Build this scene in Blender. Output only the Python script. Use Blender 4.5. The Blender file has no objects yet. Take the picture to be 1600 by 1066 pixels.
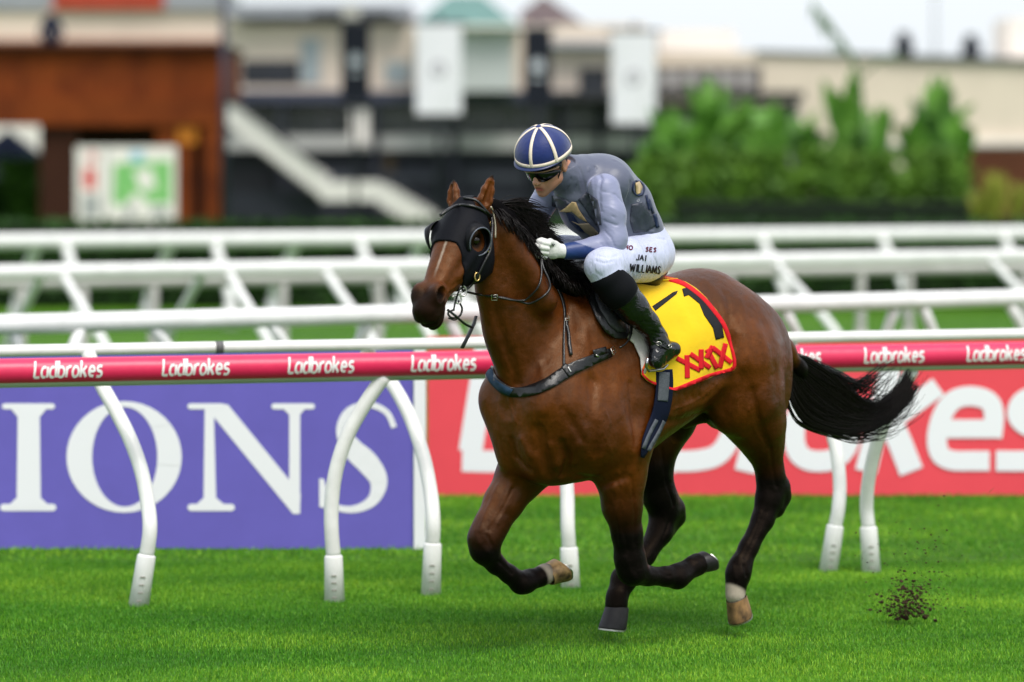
import bpy, bmesh, math, random, time
import numpy as np
from mathutils import Vector, Matrix
from mathutils.bvhtree import BVHTree
from mathutils.geometry import delaunay_2d_cdt
T0 = time.time()
R = math.radians
rng = np.random.default_rng(7)
random.seed(7)
scene = bpy.context.scene
COL = scene.collection

# ------------------------------------------------------------------ camera
FPX = 5440.0            # focal length in photograph pixels (1600 wide)
CAMZ = 2.15
HY = 250.0              # horizon row
cam_d = bpy.data.cameras.new('camera'); cam = bpy.data.objects.new('camera', cam_d); COL.objects.link(cam)
cam.location = (0, 0, CAMZ); cam.rotation_euler = (R(90), 0, 0)
cam_d.sensor_width = 36; cam_d.lens = FPX*36/1600
cam_d.shift_y = -(533-HY)/1600
cam_d.clip_start = 0.5; cam_d.clip_end = 3000
cam_d.dof.use_dof = True; cam_d.dof.focus_distance = 15.05; cam_d.dof.aperture_fstop = 1.25
cam_d.dof.aperture_blades = 9
scene.camera = cam

# ------------------------------------------------------------------ light
SUN_EL, SUN_AZ = R(58), R(25)     # azimuth measured from behind the camera towards the right
world = bpy.data.worlds.new('World'); scene.world = world; world.use_nodes = True
nt = world.node_tree; nt.nodes.clear()
sky = nt.nodes.new('ShaderNodeTexSky'); sky.sky_type = 'NISHITA'; sky.sun_disc = False
sky.sun_elevation = SUN_EL; sky.sun_rotation = math.pi - SUN_AZ
sky.air_density = 1.0; sky.dust_density = 3.0; sky.ozone_density = 1.0
mixn = nt.nodes.new('ShaderNodeMix'); mixn.data_type = 'RGBA'; mixn.inputs[0].default_value = 0.72
mixn.inputs[7].default_value = (8.6, 9.1, 9.6, 1)      # even overcast layer
bg = nt.nodes.new('ShaderNodeBackground'); bg.inputs[1].default_value = 0.105
wo = nt.nodes.new('ShaderNodeOutputWorld')
# overcast skies are brighter overhead than at the horizon
geo = nt.nodes.new('ShaderNodeTexCoord'); sep = nt.nodes.new('ShaderNodeSeparateXYZ'); nt.links.new(geo.outputs['Generated'], sep.inputs[0])
mr = nt.nodes.new('ShaderNodeMapRange'); mr.inputs[1].default_value = 0; mr.inputs[2].default_value = 1; mr.inputs[3].default_value = 1.30; mr.inputs[4].default_value = 1.5
nt.links.new(sep.outputs[2], mr.inputs[0])
vm = nt.nodes.new('ShaderNodeVectorMath'); vm.operation = 'SCALE'; nt.links.new(mixn.outputs[2], vm.inputs[0]); nt.links.new(mr.outputs[0], vm.inputs['Scale'])
nt.links.new(sky.outputs[0], mixn.inputs[6]); nt.links.new(vm.outputs[0], bg.inputs[0]); nt.links.new(bg.outputs[0], wo.inputs[0])
sun_d = bpy.data.lights.new('sun', 'SUN'); sun_d.energy = 3.0; sun_d.angle = R(28); sun_d.color = (1, .95, .88)
sun = bpy.data.objects.new('sun', sun_d); COL.objects.link(sun)
sd = Vector((math.sin(SUN_AZ)*math.cos(SUN_EL), -math.cos(SUN_AZ)*math.cos(SUN_EL), math.sin(SUN_EL)))
sun.rotation_euler = sd.to_track_quat('Z', 'Y').to_euler()
scene.view_settings.view_transform = 'Standard'; scene.view_settings.look = 'None'
scene.view_settings.exposure = 0.0; scene.view_settings.gamma = 1; scene.view_settings.use_curve_mapping = False
scene.cycles.max_bounces = 6; scene.cycles.transparent_max_bounces = 8
scene.cycles.use_denoising = True
scene.cycles.sample_clamp_indirect = 6

# ------------------------------------------------------------------ helpers
def pix(px, py, Z):
    """point seen at photograph pixel (px,py) at distance Z in front of the camera"""
    return Vector(((px-800)/FPX*Z, Z, CAMZ-(py-HY)/FPX*Z))

def lin(c):
    return tuple((x/12.92 if x <= .04045 else ((x+.055)/1.055)**2.4) for x in c)

MATS = {}
def mat(name, col, rough=.5, var=.0, scale=8., bump=0., bscale=60., metal=0., coat=0., sheen=0., col2=None, stretch=None, spec=None, sss=0.):
    if name in MATS: return MATS[name]
    if spec is None: spec = .15 if rough >= .6 else (.3 if rough >= .45 else .5)
    m = bpy.data.materials.new(name); m.use_nodes = True; MATS[name] = m
    n = m.node_tree; b = n.nodes['Principled BSDF']
    b.inputs['Roughness'].default_value = rough; b.inputs['Metallic'].default_value = metal
    b.inputs['Coat Weight'].default_value = coat; b.inputs['Sheen Weight'].default_value = sheen
    b.inputs['Specular IOR Level'].default_value = spec
    if sss:
        b.inputs['Subsurface Weight'].default_value = sss
        b.inputs['Subsurface Radius'].default_value = (.012, .005, .003)
        b.inputs['Subsurface Scale'].default_value = 1
    tc = n.nodes.new('ShaderNodeTexCoord'); src = tc.outputs['Object']
    if stretch:
        mp = n.nodes.new('ShaderNodeMapping'); mp.inputs['Scale'].default_value = stretch
        n.links.new(src, mp.inputs[0]); src = mp.outputs[0]
    if var or col2:
        t = n.nodes.new('ShaderNodeTexNoise'); t.inputs['Scale'].default_value = scale; t.inputs['Detail'].default_value = 6
        t.inputs['Roughness'].default_value = .62
        n.links.new(src, t.inputs[0])
        r = n.nodes.new('ShaderNodeValToRGB'); r.color_ramp.elements[0].position = .33; r.color_ramp.elements[1].position = .67
        c2 = col2 or tuple(x*(1-var) for x in col)
        r.color_ramp.elements[0].color = (*c2, 1); r.color_ramp.elements[1].color = (*col, 1)
        n.links.new(t.outputs[0], r.inputs[0]); n.links.new(r.outputs[0], b.inputs['Base Color'])
    else:
        b.inputs['Base Color'].default_value = (*col, 1)
    if bump:
        t = n.nodes.new('ShaderNodeTexNoise'); t.inputs['Scale'].default_value = bscale; t.inputs['Detail'].default_value = 4
        n.links.new(src, t.inputs[0])
        bp = n.nodes.new('ShaderNodeBump'); bp.inputs['Strength'].default_value = 1; bp.inputs['Distance'].default_value = bump
        n.links.new(t.outputs[0], bp.inputs['Height']); n.links.new(bp.outputs[0], b.inputs['Normal'])
    return m

def tag(o, label=None, cat=None, group=None, kind=None):
    if label: o['label'] = label
    if cat: o['category'] = cat
    if group: o['group'] = group
    if kind: o['kind'] = kind
    return o

def empty(name, loc, rz=0, label=None, cat=None, group=None, kind=None):
    o = bpy.data.objects.new(name, None); COL.objects.link(o); o.location = loc; o.rotation_euler = (0, 0, rz)
    o.empty_display_size = .1
    return tag(o, label, cat, group, kind)

def W2P(parent):
    """inverse matrix of an (unscaled) chain of parents"""
    M = Matrix.Identity(4); o = parent
    while o is not None:
        M = Matrix.LocRotScale(o.location, o.rotation_euler, o.scale) @ M; o = o.parent
    return M.inverted()

def mesh_obj(name, V, Fc, material, parent=None, smooth=True, world=True):
    """V in world coordinates (converted into the parent's frame)"""
    me = bpy.data.meshes.new(name)
    V = np.asarray(V, dtype=float).reshape(-1, 3)
    if parent is not None and world:
        M = np.array(W2P(parent)); V = V @ M[:3, :3].T + M[:3, 3]
    if isinstance(Fc, np.ndarray):
        nf, k = Fc.shape
        me.vertices.add(len(V)); me.vertices.foreach_set('co', V.astype(np.float32).ravel())
        me.loops.add(nf*k); me.loops.foreach_set('vertex_index', Fc.astype(np.int32).ravel())
        me.polygons.add(nf); me.polygons.foreach_set('loop_start', np.arange(0, nf*k, k, dtype=np.int32))
        me.polygons.foreach_set('loop_total', np.full(nf, k, dtype=np.int32))
        me.update(calc_edges=True)
    else:
        me.from_pydata(V.tolist(), [], [list(f) for f in Fc]); me.update()
    if smooth: me.polygons.foreach_set('use_smooth', [True]*len(me.polygons))
    for m in (material if isinstance(material, (list, tuple)) else [material]):
        if m: me.materials.append(m)
    o = bpy.data.objects.new(name, me); COL.objects.link(o)
    if parent is not None: o.parent = parent
    return o

def box(x0, x1, y0, y1, z0, z1):
    V = [(x0,y0,z0),(x1,y0,z0),(x1,y1,z0),(x0,y1,z0),(x0,y0,z1),(x1,y0,z1),(x1,y1,z1),(x0,y1,z1)]
    Fc = [(0,3,2,1),(4,5,6,7),(0,1,5,4),(1,2,6,5),(2,3,7,6),(3,0,4,7)]
    return V, Fc

class MB:
    def __init__(s): s.V = []; s.F = []
    def add(s, V, Fc):
        o = len(s.V); s.V += [tuple(v) for v in V]; s.F += [tuple(i+o for i in f) for f in Fc]; return s
    def box(s, *a): return s.add(*box(*a))
    def tube(s, P, r, n=8, caps=True):
        return s.add(*tube(P, r, n, caps))
    def build(s, name, m, parent=None, smooth=False): return mesh_obj(name, s.V, s.F, m, parent, smooth)

def tube(Pts, r, n=8, caps=True, flat=None):
    Pts = [Vector(p) for p in Pts]
    if not hasattr(r, '__len__'): r = [r]*len(Pts)
    V = []; Fc = []; up = None
    for i, p in enumerate(Pts):
        t = (Pts[min(i+1, len(Pts)-1)]-Pts[max(i-1, 0)]).normalized()
        if up is None: up = Vector((0,0,1)) if abs(t.z) < .9 else Vector((1,0,0))
        a = t.cross(up).normalized(); b = a.cross(t).normalized(); up = b
        for k in range(n):
            an = 2*math.pi*k/n
            V.append(p + a*math.cos(an)*r[i] + b*math.sin(an)*r[i]*(flat or 1))
    for i in range(len(Pts)-1):
        for k in range(n):
            Fc.append((i*n+k, i*n+(k+1)%n, (i+1)*n+(k+1)%n, (i+1)*n+k))
    if caps:
        Fc.append(tuple(range(n))[::-1]); Fc.append(tuple((len(Pts)-1)*n+k for k in range(n)))
    return V, Fc

def spline(P, n):
    """Catmull-Rom through rows of P, n samples per segment"""
    P = np.asarray(P, float); Q = np.vstack([2*P[0]-P[1], P, 2*P[-1]-P[-2]]); out = []
    for i in range(1, len(Q)-2):
        for k in range(n):
            t = k/n
            out.append(.5*((2*Q[i]) + (-Q[i-1]+Q[i+1])*t + (2*Q[i-1]-5*Q[i]+4*Q[i+1]-Q[i+2])*t*t + (-Q[i-1]+3*Q[i]-3*Q[i+1]+Q[i+2])*t**3))
    out.append(Q[-2]); return np.array(out)

# ------------------------------------------------------------------ the horse's frame: x forward, y to its left, z up
TH = R(42)
OZ = 15.4
HO = np.array([(980-800)/FPX*OZ, OZ, 0.0])
HF = np.array([-math.cos(TH), -math.sin(TH), 0]); HL = np.array([math.sin(TH), -math.cos(TH), 0])
HR = np.column_stack([HF, HL, [0, 0, 1]])              # local -> world rotation
def l2w(p): return np.asarray(p) @ HR.T + HO
def w2l(p): return (np.asarray(p)-HO) @ HR
CAML = w2l([0, 0, CAMZ])
def raydir(px, py): return np.array([(px-800)/FPX, 1, -(py-HY)/FPX]) @ HR
def P(px, py, l):
    """local point on the vertical plane y=l of the horse's frame that projects to the pixel"""
    d = raydir(px, py); t = (l-CAML[1])/d[1]; return CAML+t*d
def rp(px, py, l, r): return r*(P(px, py, l)-CAML)@(np.array([0,1,0])@HR)/FPX     # pixel length -> metres
def proj(p):
    w = l2w(p); return (800+FPX*w[..., 0]/w[..., 1], HY+FPX*(CAMZ-w[..., 2])/w[..., 1])

# ------------------------------------------------------------------ signed distance fields -> smooth closed meshes
class Field:
    def __init__(s, lo, hi, h):
        s.lo = np.array(lo, float); s.h = h
        s.n = np.ceil((np.array(hi)-s.lo)/h).astype(int)+1
        s.D = np.full(s.n, 1.0, np.float32)
    def sub(s, lo, hi):
        a = np.clip(np.floor((np.array(lo)-s.lo)/s.h).astype(int), 0, s.n-1)
        b = np.clip(np.ceil((np.array(hi)-s.lo)/s.h).astype(int)+1, 1, s.n)
        sl = tuple(slice(i, max(j, i)) for i, j in zip(a, b))
        g = [(s.lo[k]+s.h*np.arange(a[k], max(b[k], a[k]))).astype(np.float32) for k in range(3)]
        return sl, g[0][:, None, None], g[1][None, :, None], g[2][None, None, :]
    def blend(s, sl, d, k):
        A = s.D[sl]
        if k <= 0: s.D[sl] = np.minimum(A, d); return
        hh = np.maximum(k-np.abs(A-d), 0)
        s.D[sl] = np.minimum(A, d)-hh*hh/(4*k)
    def cone(s, a, b, ra, rb, k=.03, ls=1., neg=False):
        a = np.array(a, float); b = np.array(b, float); m = max(ra, rb)+max(k, .02)+.03
        sl, x, y, z = s.sub(np.minimum(a, b)-m, np.maximum(a, b)+m)
        lm = (a[1]+b[1])/2
        ba = (b-a); ba[1] /= ls; l2 = float((ba**2).sum())
        X = x-a[0]; Y = (y-a[1])/ls; Z = z-a[2]; pp = X*X+Y*Y+Z*Z
        rr = ra-rb; a2 = l2-rr*rr
        if l2 < 1e-9 or a2 <= 0:
            if ra >= rb: d = np.sqrt(pp)-ra
            else: d = np.sqrt((X-ba[0])**2+(Y-ba[1])**2+(Z-ba[2])**2)-rb
        else:
            yy = X*ba[0]+Y*ba[1]+Z*ba[2]; zz = yy-l2
            x2 = np.maximum(pp-yy*yy/l2, 0)*l2*l2; y2 = yy*yy*l2; z2 = zz*zz*l2
            kk = math.copysign(1, rr)*rr*rr*x2
            d = np.where(np.sign(zz)*a2*z2 > kk, np.sqrt(x2+z2)/l2-rb,
                np.where(np.sign(yy)*a2*y2 < kk, np.sqrt(x2+y2)/l2-ra, (np.sqrt(x2*a2/l2)+yy*rr)/l2-ra))
        if ls < 1: d = d*(1-(1-ls)*.5)
        if neg: s.cut(sl, d, k)
        else: s.blend(sl, d, k)
    def cut(s, sl, d, k):
        A = s.D[sl]; d = -d
        hh = np.maximum(k-np.abs(A-d), 0) if k > 0 else 0
        s.D[sl] = np.maximum(A, d)+(hh*hh/(4*k) if k > 0 else 0)
    def chain(s, pts, k=.03, ls=1.):
        for (a, ra), (b, rb) in zip(pts[:-1], pts[1:]): s.cone(a, b, ra, rb, k, ls)
    def ell(s, c, r, B=None, k=.03, neg=False):
        c = np.array(c, float); r = np.array(r, float); m = r.max()+k+.03
        sl, x, y, z = s.sub(c-m, c+m)
        B = np.eye(3) if B is None else np.asarray(B, float)
        q = [((x-c[0])*B[i][0]+(y-c[1])*B[i][1]+(z-c[2])*B[i][2]) for i in range(3)]
        k0 = np.sqrt(sum((q[i]/r[i])**2 for i in range(3))); k1 = np.sqrt(sum((q[i]/r[i]**2)**2 for i in range(3)))+1e-6
        d = k0*(k0-1)/k1
        if neg: s.cut(sl, d, k)
        else: s.blend(sl, d, k)
    def ridge(s, pts, amp, w):
        """raise (amp>0) or groove (amp<0) the surface along a polyline"""
        pts = [np.array(p, float) for p in pts]; lo = np.min(pts, 0)-2.6*w; hi = np.max(pts, 0)+2.6*w
        sl, x, y, z = s.sub(lo, hi); best = None
        if s.D[sl].size == 0: return
        for i in range(max(1, len(pts)-1)):
            a = pts[i]; b = pts[min(i+1, len(pts)-1)]; ab = b-a; L2 = (ab**2).sum()+1e-9
            X = x-a[0]; Y = y-a[1]; Z = z-a[2]
            t = np.clip((X*ab[0]+Y*ab[1]+Z*ab[2])/L2, 0, 1)
            d = (X-t*ab[0])**2+(Y-t*ab[1])**2+(Z-t*ab[2])**2
            best = d if best is None else np.minimum(best, d)
        s.D[sl] -= amp*np.exp(-best/(w*w))
    def loft(s, o, ax, up, sd, tab, k=.03, pw=2.0):
        """sections along ax from o: rows (a, top, bottom, halfwidth, taper)"""
        o = np.array(o, float); tab = np.array(tab, float)
        a0, a1 = tab[0, 0], tab[-1, 0]
        cs = [o+ax*a+up*u+sd*w for a in (a0-.05, a1+.05) for u in (tab[:, 1].max()+.05, tab[:, 2].min()-.05) for w in (-tab[:, 3].max()-.05, tab[:, 3].max()+.05)]
        sl, x, y, z = s.sub(np.min(cs, 0), np.max(cs, 0))
        def q(v): return (x-o[0])*v[0]+(y-o[1])*v[1]+(z-o[2])*v[2]
        a = q(ax); u = q(up); w = q(sd); sh = np.broadcast_shapes(a.shape, u.shape, w.shape)
        fine = spline(tab, 8)
        def I(c): return np.interp(a.ravel(), fine[:, 0], fine[:, c]).reshape(a.shape).astype(np.float32)
        top, bot, hw, tp = I(1), I(2), I(3), I(4)
        hb = np.maximum((top-bot)/2, .004); un = (u-(top+bot)/2)/hb; hw = np.maximum(hw*(1-tp*np.clip(un, -1, 1)), .004)
        rr = (np.abs(un)**pw+np.abs(w/hw)**pw)**(1/pw)
        d = (rr-1)*np.minimum(hb, hw)
        over = np.maximum(a0-a, a-a1)
        d = np.where(over > 0, np.maximum(d, over), np.maximum(d, over*.6)).astype(np.float32)
        s.blend(sl, np.broadcast_to(d, sh), k)
    def blur(s, n=1):
        for _ in range(n):
            for ax in range(3):
                D = s.D; A = np.roll(D, 1, ax); B = np.roll(D, -1, ax); s.D = (A+2*D+B)*np.float32(.25)
    def mesh(s):
        D = s.D; I = D < 0
        c = I[:-1, :-1, :-1].astype(np.int8)
        tot = np.zeros(c.shape, np.int8)
        for dx in (0, 1):
            for dy in (0, 1):
                for dz in (0, 1):
                    tot += I[dx:D.shape[0]-1+dx, dy:D.shape[1]-1+dy, dz:D.shape[2]-1+dz]
        act = (tot > 0) & (tot < 8)
        ci = np.argwhere(act); idx = np.full(act.shape, -1, np.int32); idx[act] = np.arange(len(ci))
        off = np.array([(i, j, k) for i in (0, 1) for j in (0, 1) for k in (0, 1)])
        vals = np.stack([D[ci[:, 0]+o[0], ci[:, 1]+o[1], ci[:, 2]+o[2]] for o in off], 1)
        acc = np.zeros((len(ci), 3)); cnt = np.zeros(len(ci))
        for i in range(8):
            for j in range(i+1, 8):
                if np.abs(off[i]-off[j]).sum() != 1: continue
                va, vb = vals[:, i], vals[:, j]; m = (va < 0) != (vb < 0)
                t = np.where(m, va/np.where(m, va-vb, 1), 0)[:, None]
                acc += np.where(m[:, None], off[i]+(off[j]-off[i])*t, 0); cnt += m
        V = s.lo+s.h*(ci+acc/cnt[:, None])
        quads = []
        for ax in range(3):
            b, c2 = (ax+1) % 3, (ax+2) % 3
            A = np.take(I, range(0, D.shape[ax]-1), ax); B = np.take(I, range(1, D.shape[ax]), ax)
            e = np.argwhere(A != B); e = e[(e[:, b] > 0) & (e[:, c2] > 0) & (e[:, b] < act.shape[b]) & (e[:, c2] < act.shape[c2])]
            fl = A[e[:, 0], e[:, 1], e[:, 2]]
            def g(db, dc):
                q = e.copy(); q[:, b] += db; q[:, c2] += dc; return idx[q[:, 0], q[:, 1], q[:, 2]]
            Q = np.stack([g(-1, -1), g(0, -1), g(0, 0), g(-1, 0)], 1)
            Q[~fl] = Q[~fl][:, ::-1]; quads.append(Q)
        Q = np.vstack(quads); Q = Q[(Q >= 0).all(1)]
        return V, Q
    def sample(s, p):
        q = np.clip((np.asarray(p)-s.lo)/s.h, 0, s.n-1.001); i = q.astype(int); f = q-i; r = 0
        for a in (0, 1):
            for b in (0, 1):
                for c in (0, 1):
                    r = r+s.D[i[..., 0]+a, i[..., 1]+b, i[..., 2]+c]*(f[..., 0] if a else 1-f[..., 0])*(f[..., 1] if b else 1-f[..., 1])*(f[..., 2] if c else 1-f[..., 2])
        return r

def biggest(V, Q):
    """drop loose crumbs: keep the largest connected piece"""
    lab = np.arange(len(V))
    for _ in range(400):
        m = lab[Q].min(1); new = lab.copy()
        for c in range(4): np.minimum.at(new, Q[:, c], m)
        new = new[new]
        if (new == lab).all(): break
        lab = new
    r = np.bincount(lab[Q[:, 0]]).argmax(); kf = lab[Q[:, 0]] == r; Q = Q[kf]
    used = np.unique(Q); mp = np.full(len(V), -1); mp[used] = np.arange(len(used))
    return V[used], mp[Q]

class Surf:
    """something that straps, cloth and prints can be laid on (local frame)"""
    def __init__(s, V, Q):
        s.V = np.asarray(V); s.Q = np.asarray(Q)
        e1 = s.V[s.Q[:, 1]]-s.V[s.Q[:, 0]]; e2 = s.V[s.Q[:, 2]]-s.V[s.Q[:, 0]]; fn = np.cross(e1, e2)
        N = np.zeros_like(s.V)
        for c in range(s.Q.shape[1]): np.add.at(N, s.Q[:, c], fn)
        for _ in range(4):                       # smooth the normals
            fa = N[s.Q].mean(1); N2 = np.zeros_like(N)
            for c in range(s.Q.shape[1]): np.add.at(N2, s.Q[:, c], fa)
            N = N2/np.maximum(np.linalg.norm(N2, axis=1, keepdims=True), 1e-12)
        s.N = N
        s.bvh = BVHTree.FromPolygons(s.V.tolist(), s.Q.tolist())
    def cast(s, px, py):
        h = s.bvh.ray_cast(Vector(CAML), Vector(raydir(px, py)).normalized())
        if h[0] is None: return None
        f = s.Q[h[2]]; n = s.N[f].mean(0); return np.array(h[0]), n/np.linalg.norm(n)
    def near(s, p):
        h = s.bvh.find_nearest(Vector(p)); f = s.Q[h[2]]; n = s.N[f].mean(0); return np.array(h[0]), n/np.linalg.norm(n)

def drape(surf, poly, off=.006, thick=.004, step=7, dz=0, maxjump=.06, wob=None):
    """cut a shape (outline in photograph pixels) out of sheet material laid over surf, with real thickness"""
    poly = np.array(poly, float); n0 = len(poly)
    # densify the outline
    B = []
    for i in range(n0):
        a = poly[i]; b = poly[(i+1) % n0]; m = max(1, int(np.linalg.norm(b-a)/step))
        for k in range(m): B.append(a+(b-a)*k/m)
    B = np.array(B); nb = len(B)
    lo = B.min(0); hi = B.max(0); G = []
    for x in np.arange(lo[0]+step*.5, hi[0], step):
        for y in np.arange(lo[1]+step*.5, hi[1], step):
            ins = False; j = n0-1
            for i in range(n0):
                if (poly[i][1] > y) != (poly[j][1] > y) and x < (poly[j][0]-poly[i][0])*(y-poly[i][1])/(poly[j][1]-poly[i][1])+poly[i][0]: ins = not ins
                j = i
            if ins and np.min(np.sum((B-[x, y])**2, 1)) > (step*.45)**2: G.append((x, y))
    pts = [Vector(p) for p in B]+[Vector(p) for p in G]
    vo, _, fo, _, _, _ = delaunay_2d_cdt(pts, [(i, (i+1) % nb) for i in range(nb)], [list(range(nb))], 1, 1e-4)
    T = []; Bt = []
    for v in vo:
        h = surf.cast(v.x, v.y)
        if h is None:
            d = raydir(v.x, v.y); d = d/np.linalg.norm(d); best = 9
            for t in np.linspace(14, 16.6, 66):
                q_ = CAML+d*t; hh = surf.bvh.find_nearest(Vector(q_), best)
                if hh[0] is not None and hh[3] < best: best = hh[3]; tb = q_
            h = surf.near(tb)
        p, n = h
        o = off+(wob(v.x, v.y) if wob else 0)
        T.append(p+n*o); Bt.append(p+n*(o-thick))
    nv = len(vo); Fc = []
    cnt = {}
    for f in fo:
        a, b, c = [np.array(T[i]) for i in f[:3]]
        nn = np.cross(b-a, c-a)
        f = list(f)
        if nn @ (CAML-a) < 0: f = f[::-1]
        Fc.append(tuple(f)); Fc.append(tuple(i+nv for i in f[::-1]))
        for i in range(len(f)): cnt[(f[i], f[(i+1) % len(f)])] = 1
    for (a, b) in list(cnt):
        if (b, a) not in cnt: Fc.append((b, a, a+nv, b+nv))
    return T+Bt, Fc

def ribbon_px(path, w):
    """outline of a band of width w (pixels, may vary) along a pixel path"""
    path = np.array(path, float); 
    if len(path) > 2: path = spline(path, 4)
    w = np.interp(np.linspace(0, 1, len(path)), np.linspace(0, 1, len(w)), w) if hasattr(w, '__len__') else np.full(len(path), w)
    t = np.gradient(path, axis=0); t /= np.linalg.norm(t, axis=1, keepdims=True)
    n = np.column_stack([-t[:, 1], t[:, 0]])
    return np.vstack([path+n*w[:, None]/2, (path-n*w[:, None]/2)[::-1]])

def frame_root(name, base, **kw):
    """Empty in the horse's frame at local point base"""
    return empty(name, l2w(base), math.pi+TH, **kw)
def lmesh(name, V, Q, m, root, smooth=True):
    return mesh_obj(name, l2w(np.asarray(V)), Q, m, root, smooth)
def set_attr(o, name, vals):
    a = o.data.attributes.new(name, 'FLOAT', 'POINT'); a.data.foreach_set('value', np.asarray(vals, np.float32))
# ================================================================== the ground
def ground_mat():
    m = bpy.data.materials.new('turf'); m.use_nodes = True; n = m.node_tree; b = n.nodes['Principled BSDF']; b.inputs['Roughness'].default_value = .75; b.inputs['Specular IOR Level'].default_value = .12
    tc = n.nodes.new('ShaderNodeTexCoord')
    def noise(sc, det, st=(1, 1, 1)):
        mp = n.nodes.new('ShaderNodeMapping'); mp.inputs['Scale'].default_value = st; n.links.new(tc.outputs['Object'], mp.inputs[0])
        t = n.nodes.new('ShaderNodeTexNoise'); t.inputs['Scale'].default_value = sc; t.inputs['Detail'].default_value = det; n.links.new(mp.outputs[0], t.inputs[0]); return t
    n1 = noise(.55, 4, (.35, 1, 1)); n2 = noise(9, 5, (.5, 1, 1)); n3 = noise(90, 3)
    r1 = n.nodes.new('ShaderNodeValToRGB'); e = r1.color_ramp.elements; e[0].position = .32; e[1].position = .68
    e[0].color = (.050, .165, .008, 1); e[1].color = (.11, .27, .014, 1); n.links.new(n1.outputs[0], r1.inputs[0])
    r2 = n.nodes.new('ShaderNodeValToRGB'); e = r2.color_ramp.elements; e[0].position = .3; e[1].position = .75; e[0].color = (.55, .6, .5, 1); e[1].color = (1.25, 1.2, 1.1, 1)
    n.links.new(n2.outputs[0], r2.inputs[0])
    mx = n.nodes.new('ShaderNodeMix'); mx.data_type = 'RGBA'; mx.blend_type = 'MULTIPLY'; mx.inputs[0].default_value = 1
    n.links.new(r1.outputs[0], mx.inputs[6]); n.links.new(r2.outputs[0], mx.inputs[7]); n.links.new(mx.outputs[2], b.inputs['Base Color'])
    ad = n.nodes.new('ShaderNodeMath'); ad.operation = 'ADD'; n.links.new(n2.outputs[0], ad.inputs[0]); n.links.new(n3.outputs[0], ad.inputs[1])
    bp = n.nodes.new('ShaderNodeBump'); bp.inputs['Distance'].default_value = .03; n.links.new(ad.outputs[0], bp.inputs['Height']); n.links.new(bp.outputs[0], b.inputs['Normal'])
    return m
TURF = ground_mat()
g_ = mesh_obj('turf', [(-500, -20, 0), (500, -20, 0), (500, 1500, 0), (-500, 1500, 0)], [(0, 1, 2, 3)], TURF, smooth=False); g_['kind'] = 'structure'
# grass blades: dense where the camera is in focus, thinner and larger further off
def blades(name, y0, y1, n, h0, h1, w, seed):
    r = np.random.default_rng(seed)
    y = y0+(y1-y0)*r.random(n)**(.8); xw = (860/FPX)*y
    x = (r.random(n)*2-1)*(xw+.25)+0
    clump = np.sin(x*3.1+np.sin(y*2.3)*1.4)*np.sin(y*4.2+np.cos(x*1.9))*.5+.5
    clump2 = np.sin(x*11+y*3)*np.sin(y*13-x*4)*.5+.5
    h = (h0+(h1-h0)*r.random(n)**1.5)*(.65+.35*clump+.35*clump2); a = r.random(n)*6.283; lean = r.normal(0, .55, n)*h; la = r.random(n)*6.283
    dx = np.cos(a)*w/2; dy = np.sin(a)*w/2; z0 = np.zeros(n)-.002
    b0 = np.stack([x-dx, y-dy, z0], 1); b1 = np.stack([x+dx, y+dy, z0], 1)
    mid = np.stack([x+np.cos(la)*lean*.35, y+np.sin(la)*lean*.35, h*.6], 1)
    t = np.stack([x+np.cos(la)*lean, y+np.sin(la)*lean, h], 1); mw = np.stack([dx*.8, dy*.8, z0*0], 1)
    V = np.stack([b0, b1, mid+mw, t, mid-mw], 1).reshape(-1, 3)
    i = np.arange(n)[:, None]*5
    F1 = np.concatenate([i, i+1, i+2], 1); F2 = np.concatenate([i, i+2, i+4], 1); F3 = np.concatenate([i+4, i+2, i+3], 1)
    o = mesh_obj(name, V, np.vstack([F1, F2, F3]), GRASSM, smooth=False)
    v = np.repeat(np.clip(.35+.3*clump+r.normal(0, .22, n), 0, 1), 5); set_attr(o, 'tone', v)
    return tag(o, kind='stuff')
def grass_mat():
    m = bpy.data.materials.new('grass_blades'); m.use_nodes = True; n = m.node_tree; b = n.nodes['Principled BSDF']; b.inputs['Roughness'].default_value = .5; b.inputs['Specular IOR Level'].default_value = .25
    at = n.nodes.new('ShaderNodeAttribute'); at.attribute_name = 'tone'
    r = n.nodes.new('ShaderNodeValToRGB'); e = r.color_ramp.elements; e[0].position = .0; e[1].position = 1; e[0].color = (.028, .130, .006, 1); e[1].color = (.25, .48, .032, 1)
    el = r.color_ramp.elements.new(.55); el.color = (.080, .28, .012, 1)
    # worn, lighter strips that run along the course
    tc = n.nodes.new('ShaderNodeTexCoord'); mp = n.nodes.new('ShaderNodeMapping'); mp.inputs['Scale'].default_value = (.12, .75, 1); n.links.new(tc.outputs['Object'], mp.inputs[0])
    t = n.nodes.new('ShaderNodeTexNoise'); t.inputs['Scale'].default_value = 1.6; t.inputs['Detail'].default_value = 4; n.links.new(mp.outputs[0], t.inputs[0])
    r2 = n.nodes.new('ShaderNodeValToRGB'); e = r2.color_ramp.elements; e[0].position = .38; e[1].position = .66; e[0].color = (.68, .80, .7, 1); e[1].color = (1.6, 1.25, 1.3, 1); n.links.new(t.outputs[0], r2.inputs[0])
    mx = n.nodes.new('ShaderNodeMix'); mx.data_type = 'RGBA'; mx.blend_type = 'MULTIPLY'; mx.inputs[0].default_value = 1
    n.links.new(at.outputs['Fac'], r.inputs[0]); n.links.new(r.outputs[0], mx.inputs[6]); n.links.new(r2.outputs[0], mx.inputs[7]); n.links.new(mx.outputs[2], b.inputs['Base Color'])
    b.inputs['Transmission Weight'].default_value = 0
    return m
GRASSM = grass_mat()
blades('grass', 13.7, 18.6, 440000, .006, .024, .0024, 3)
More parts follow.
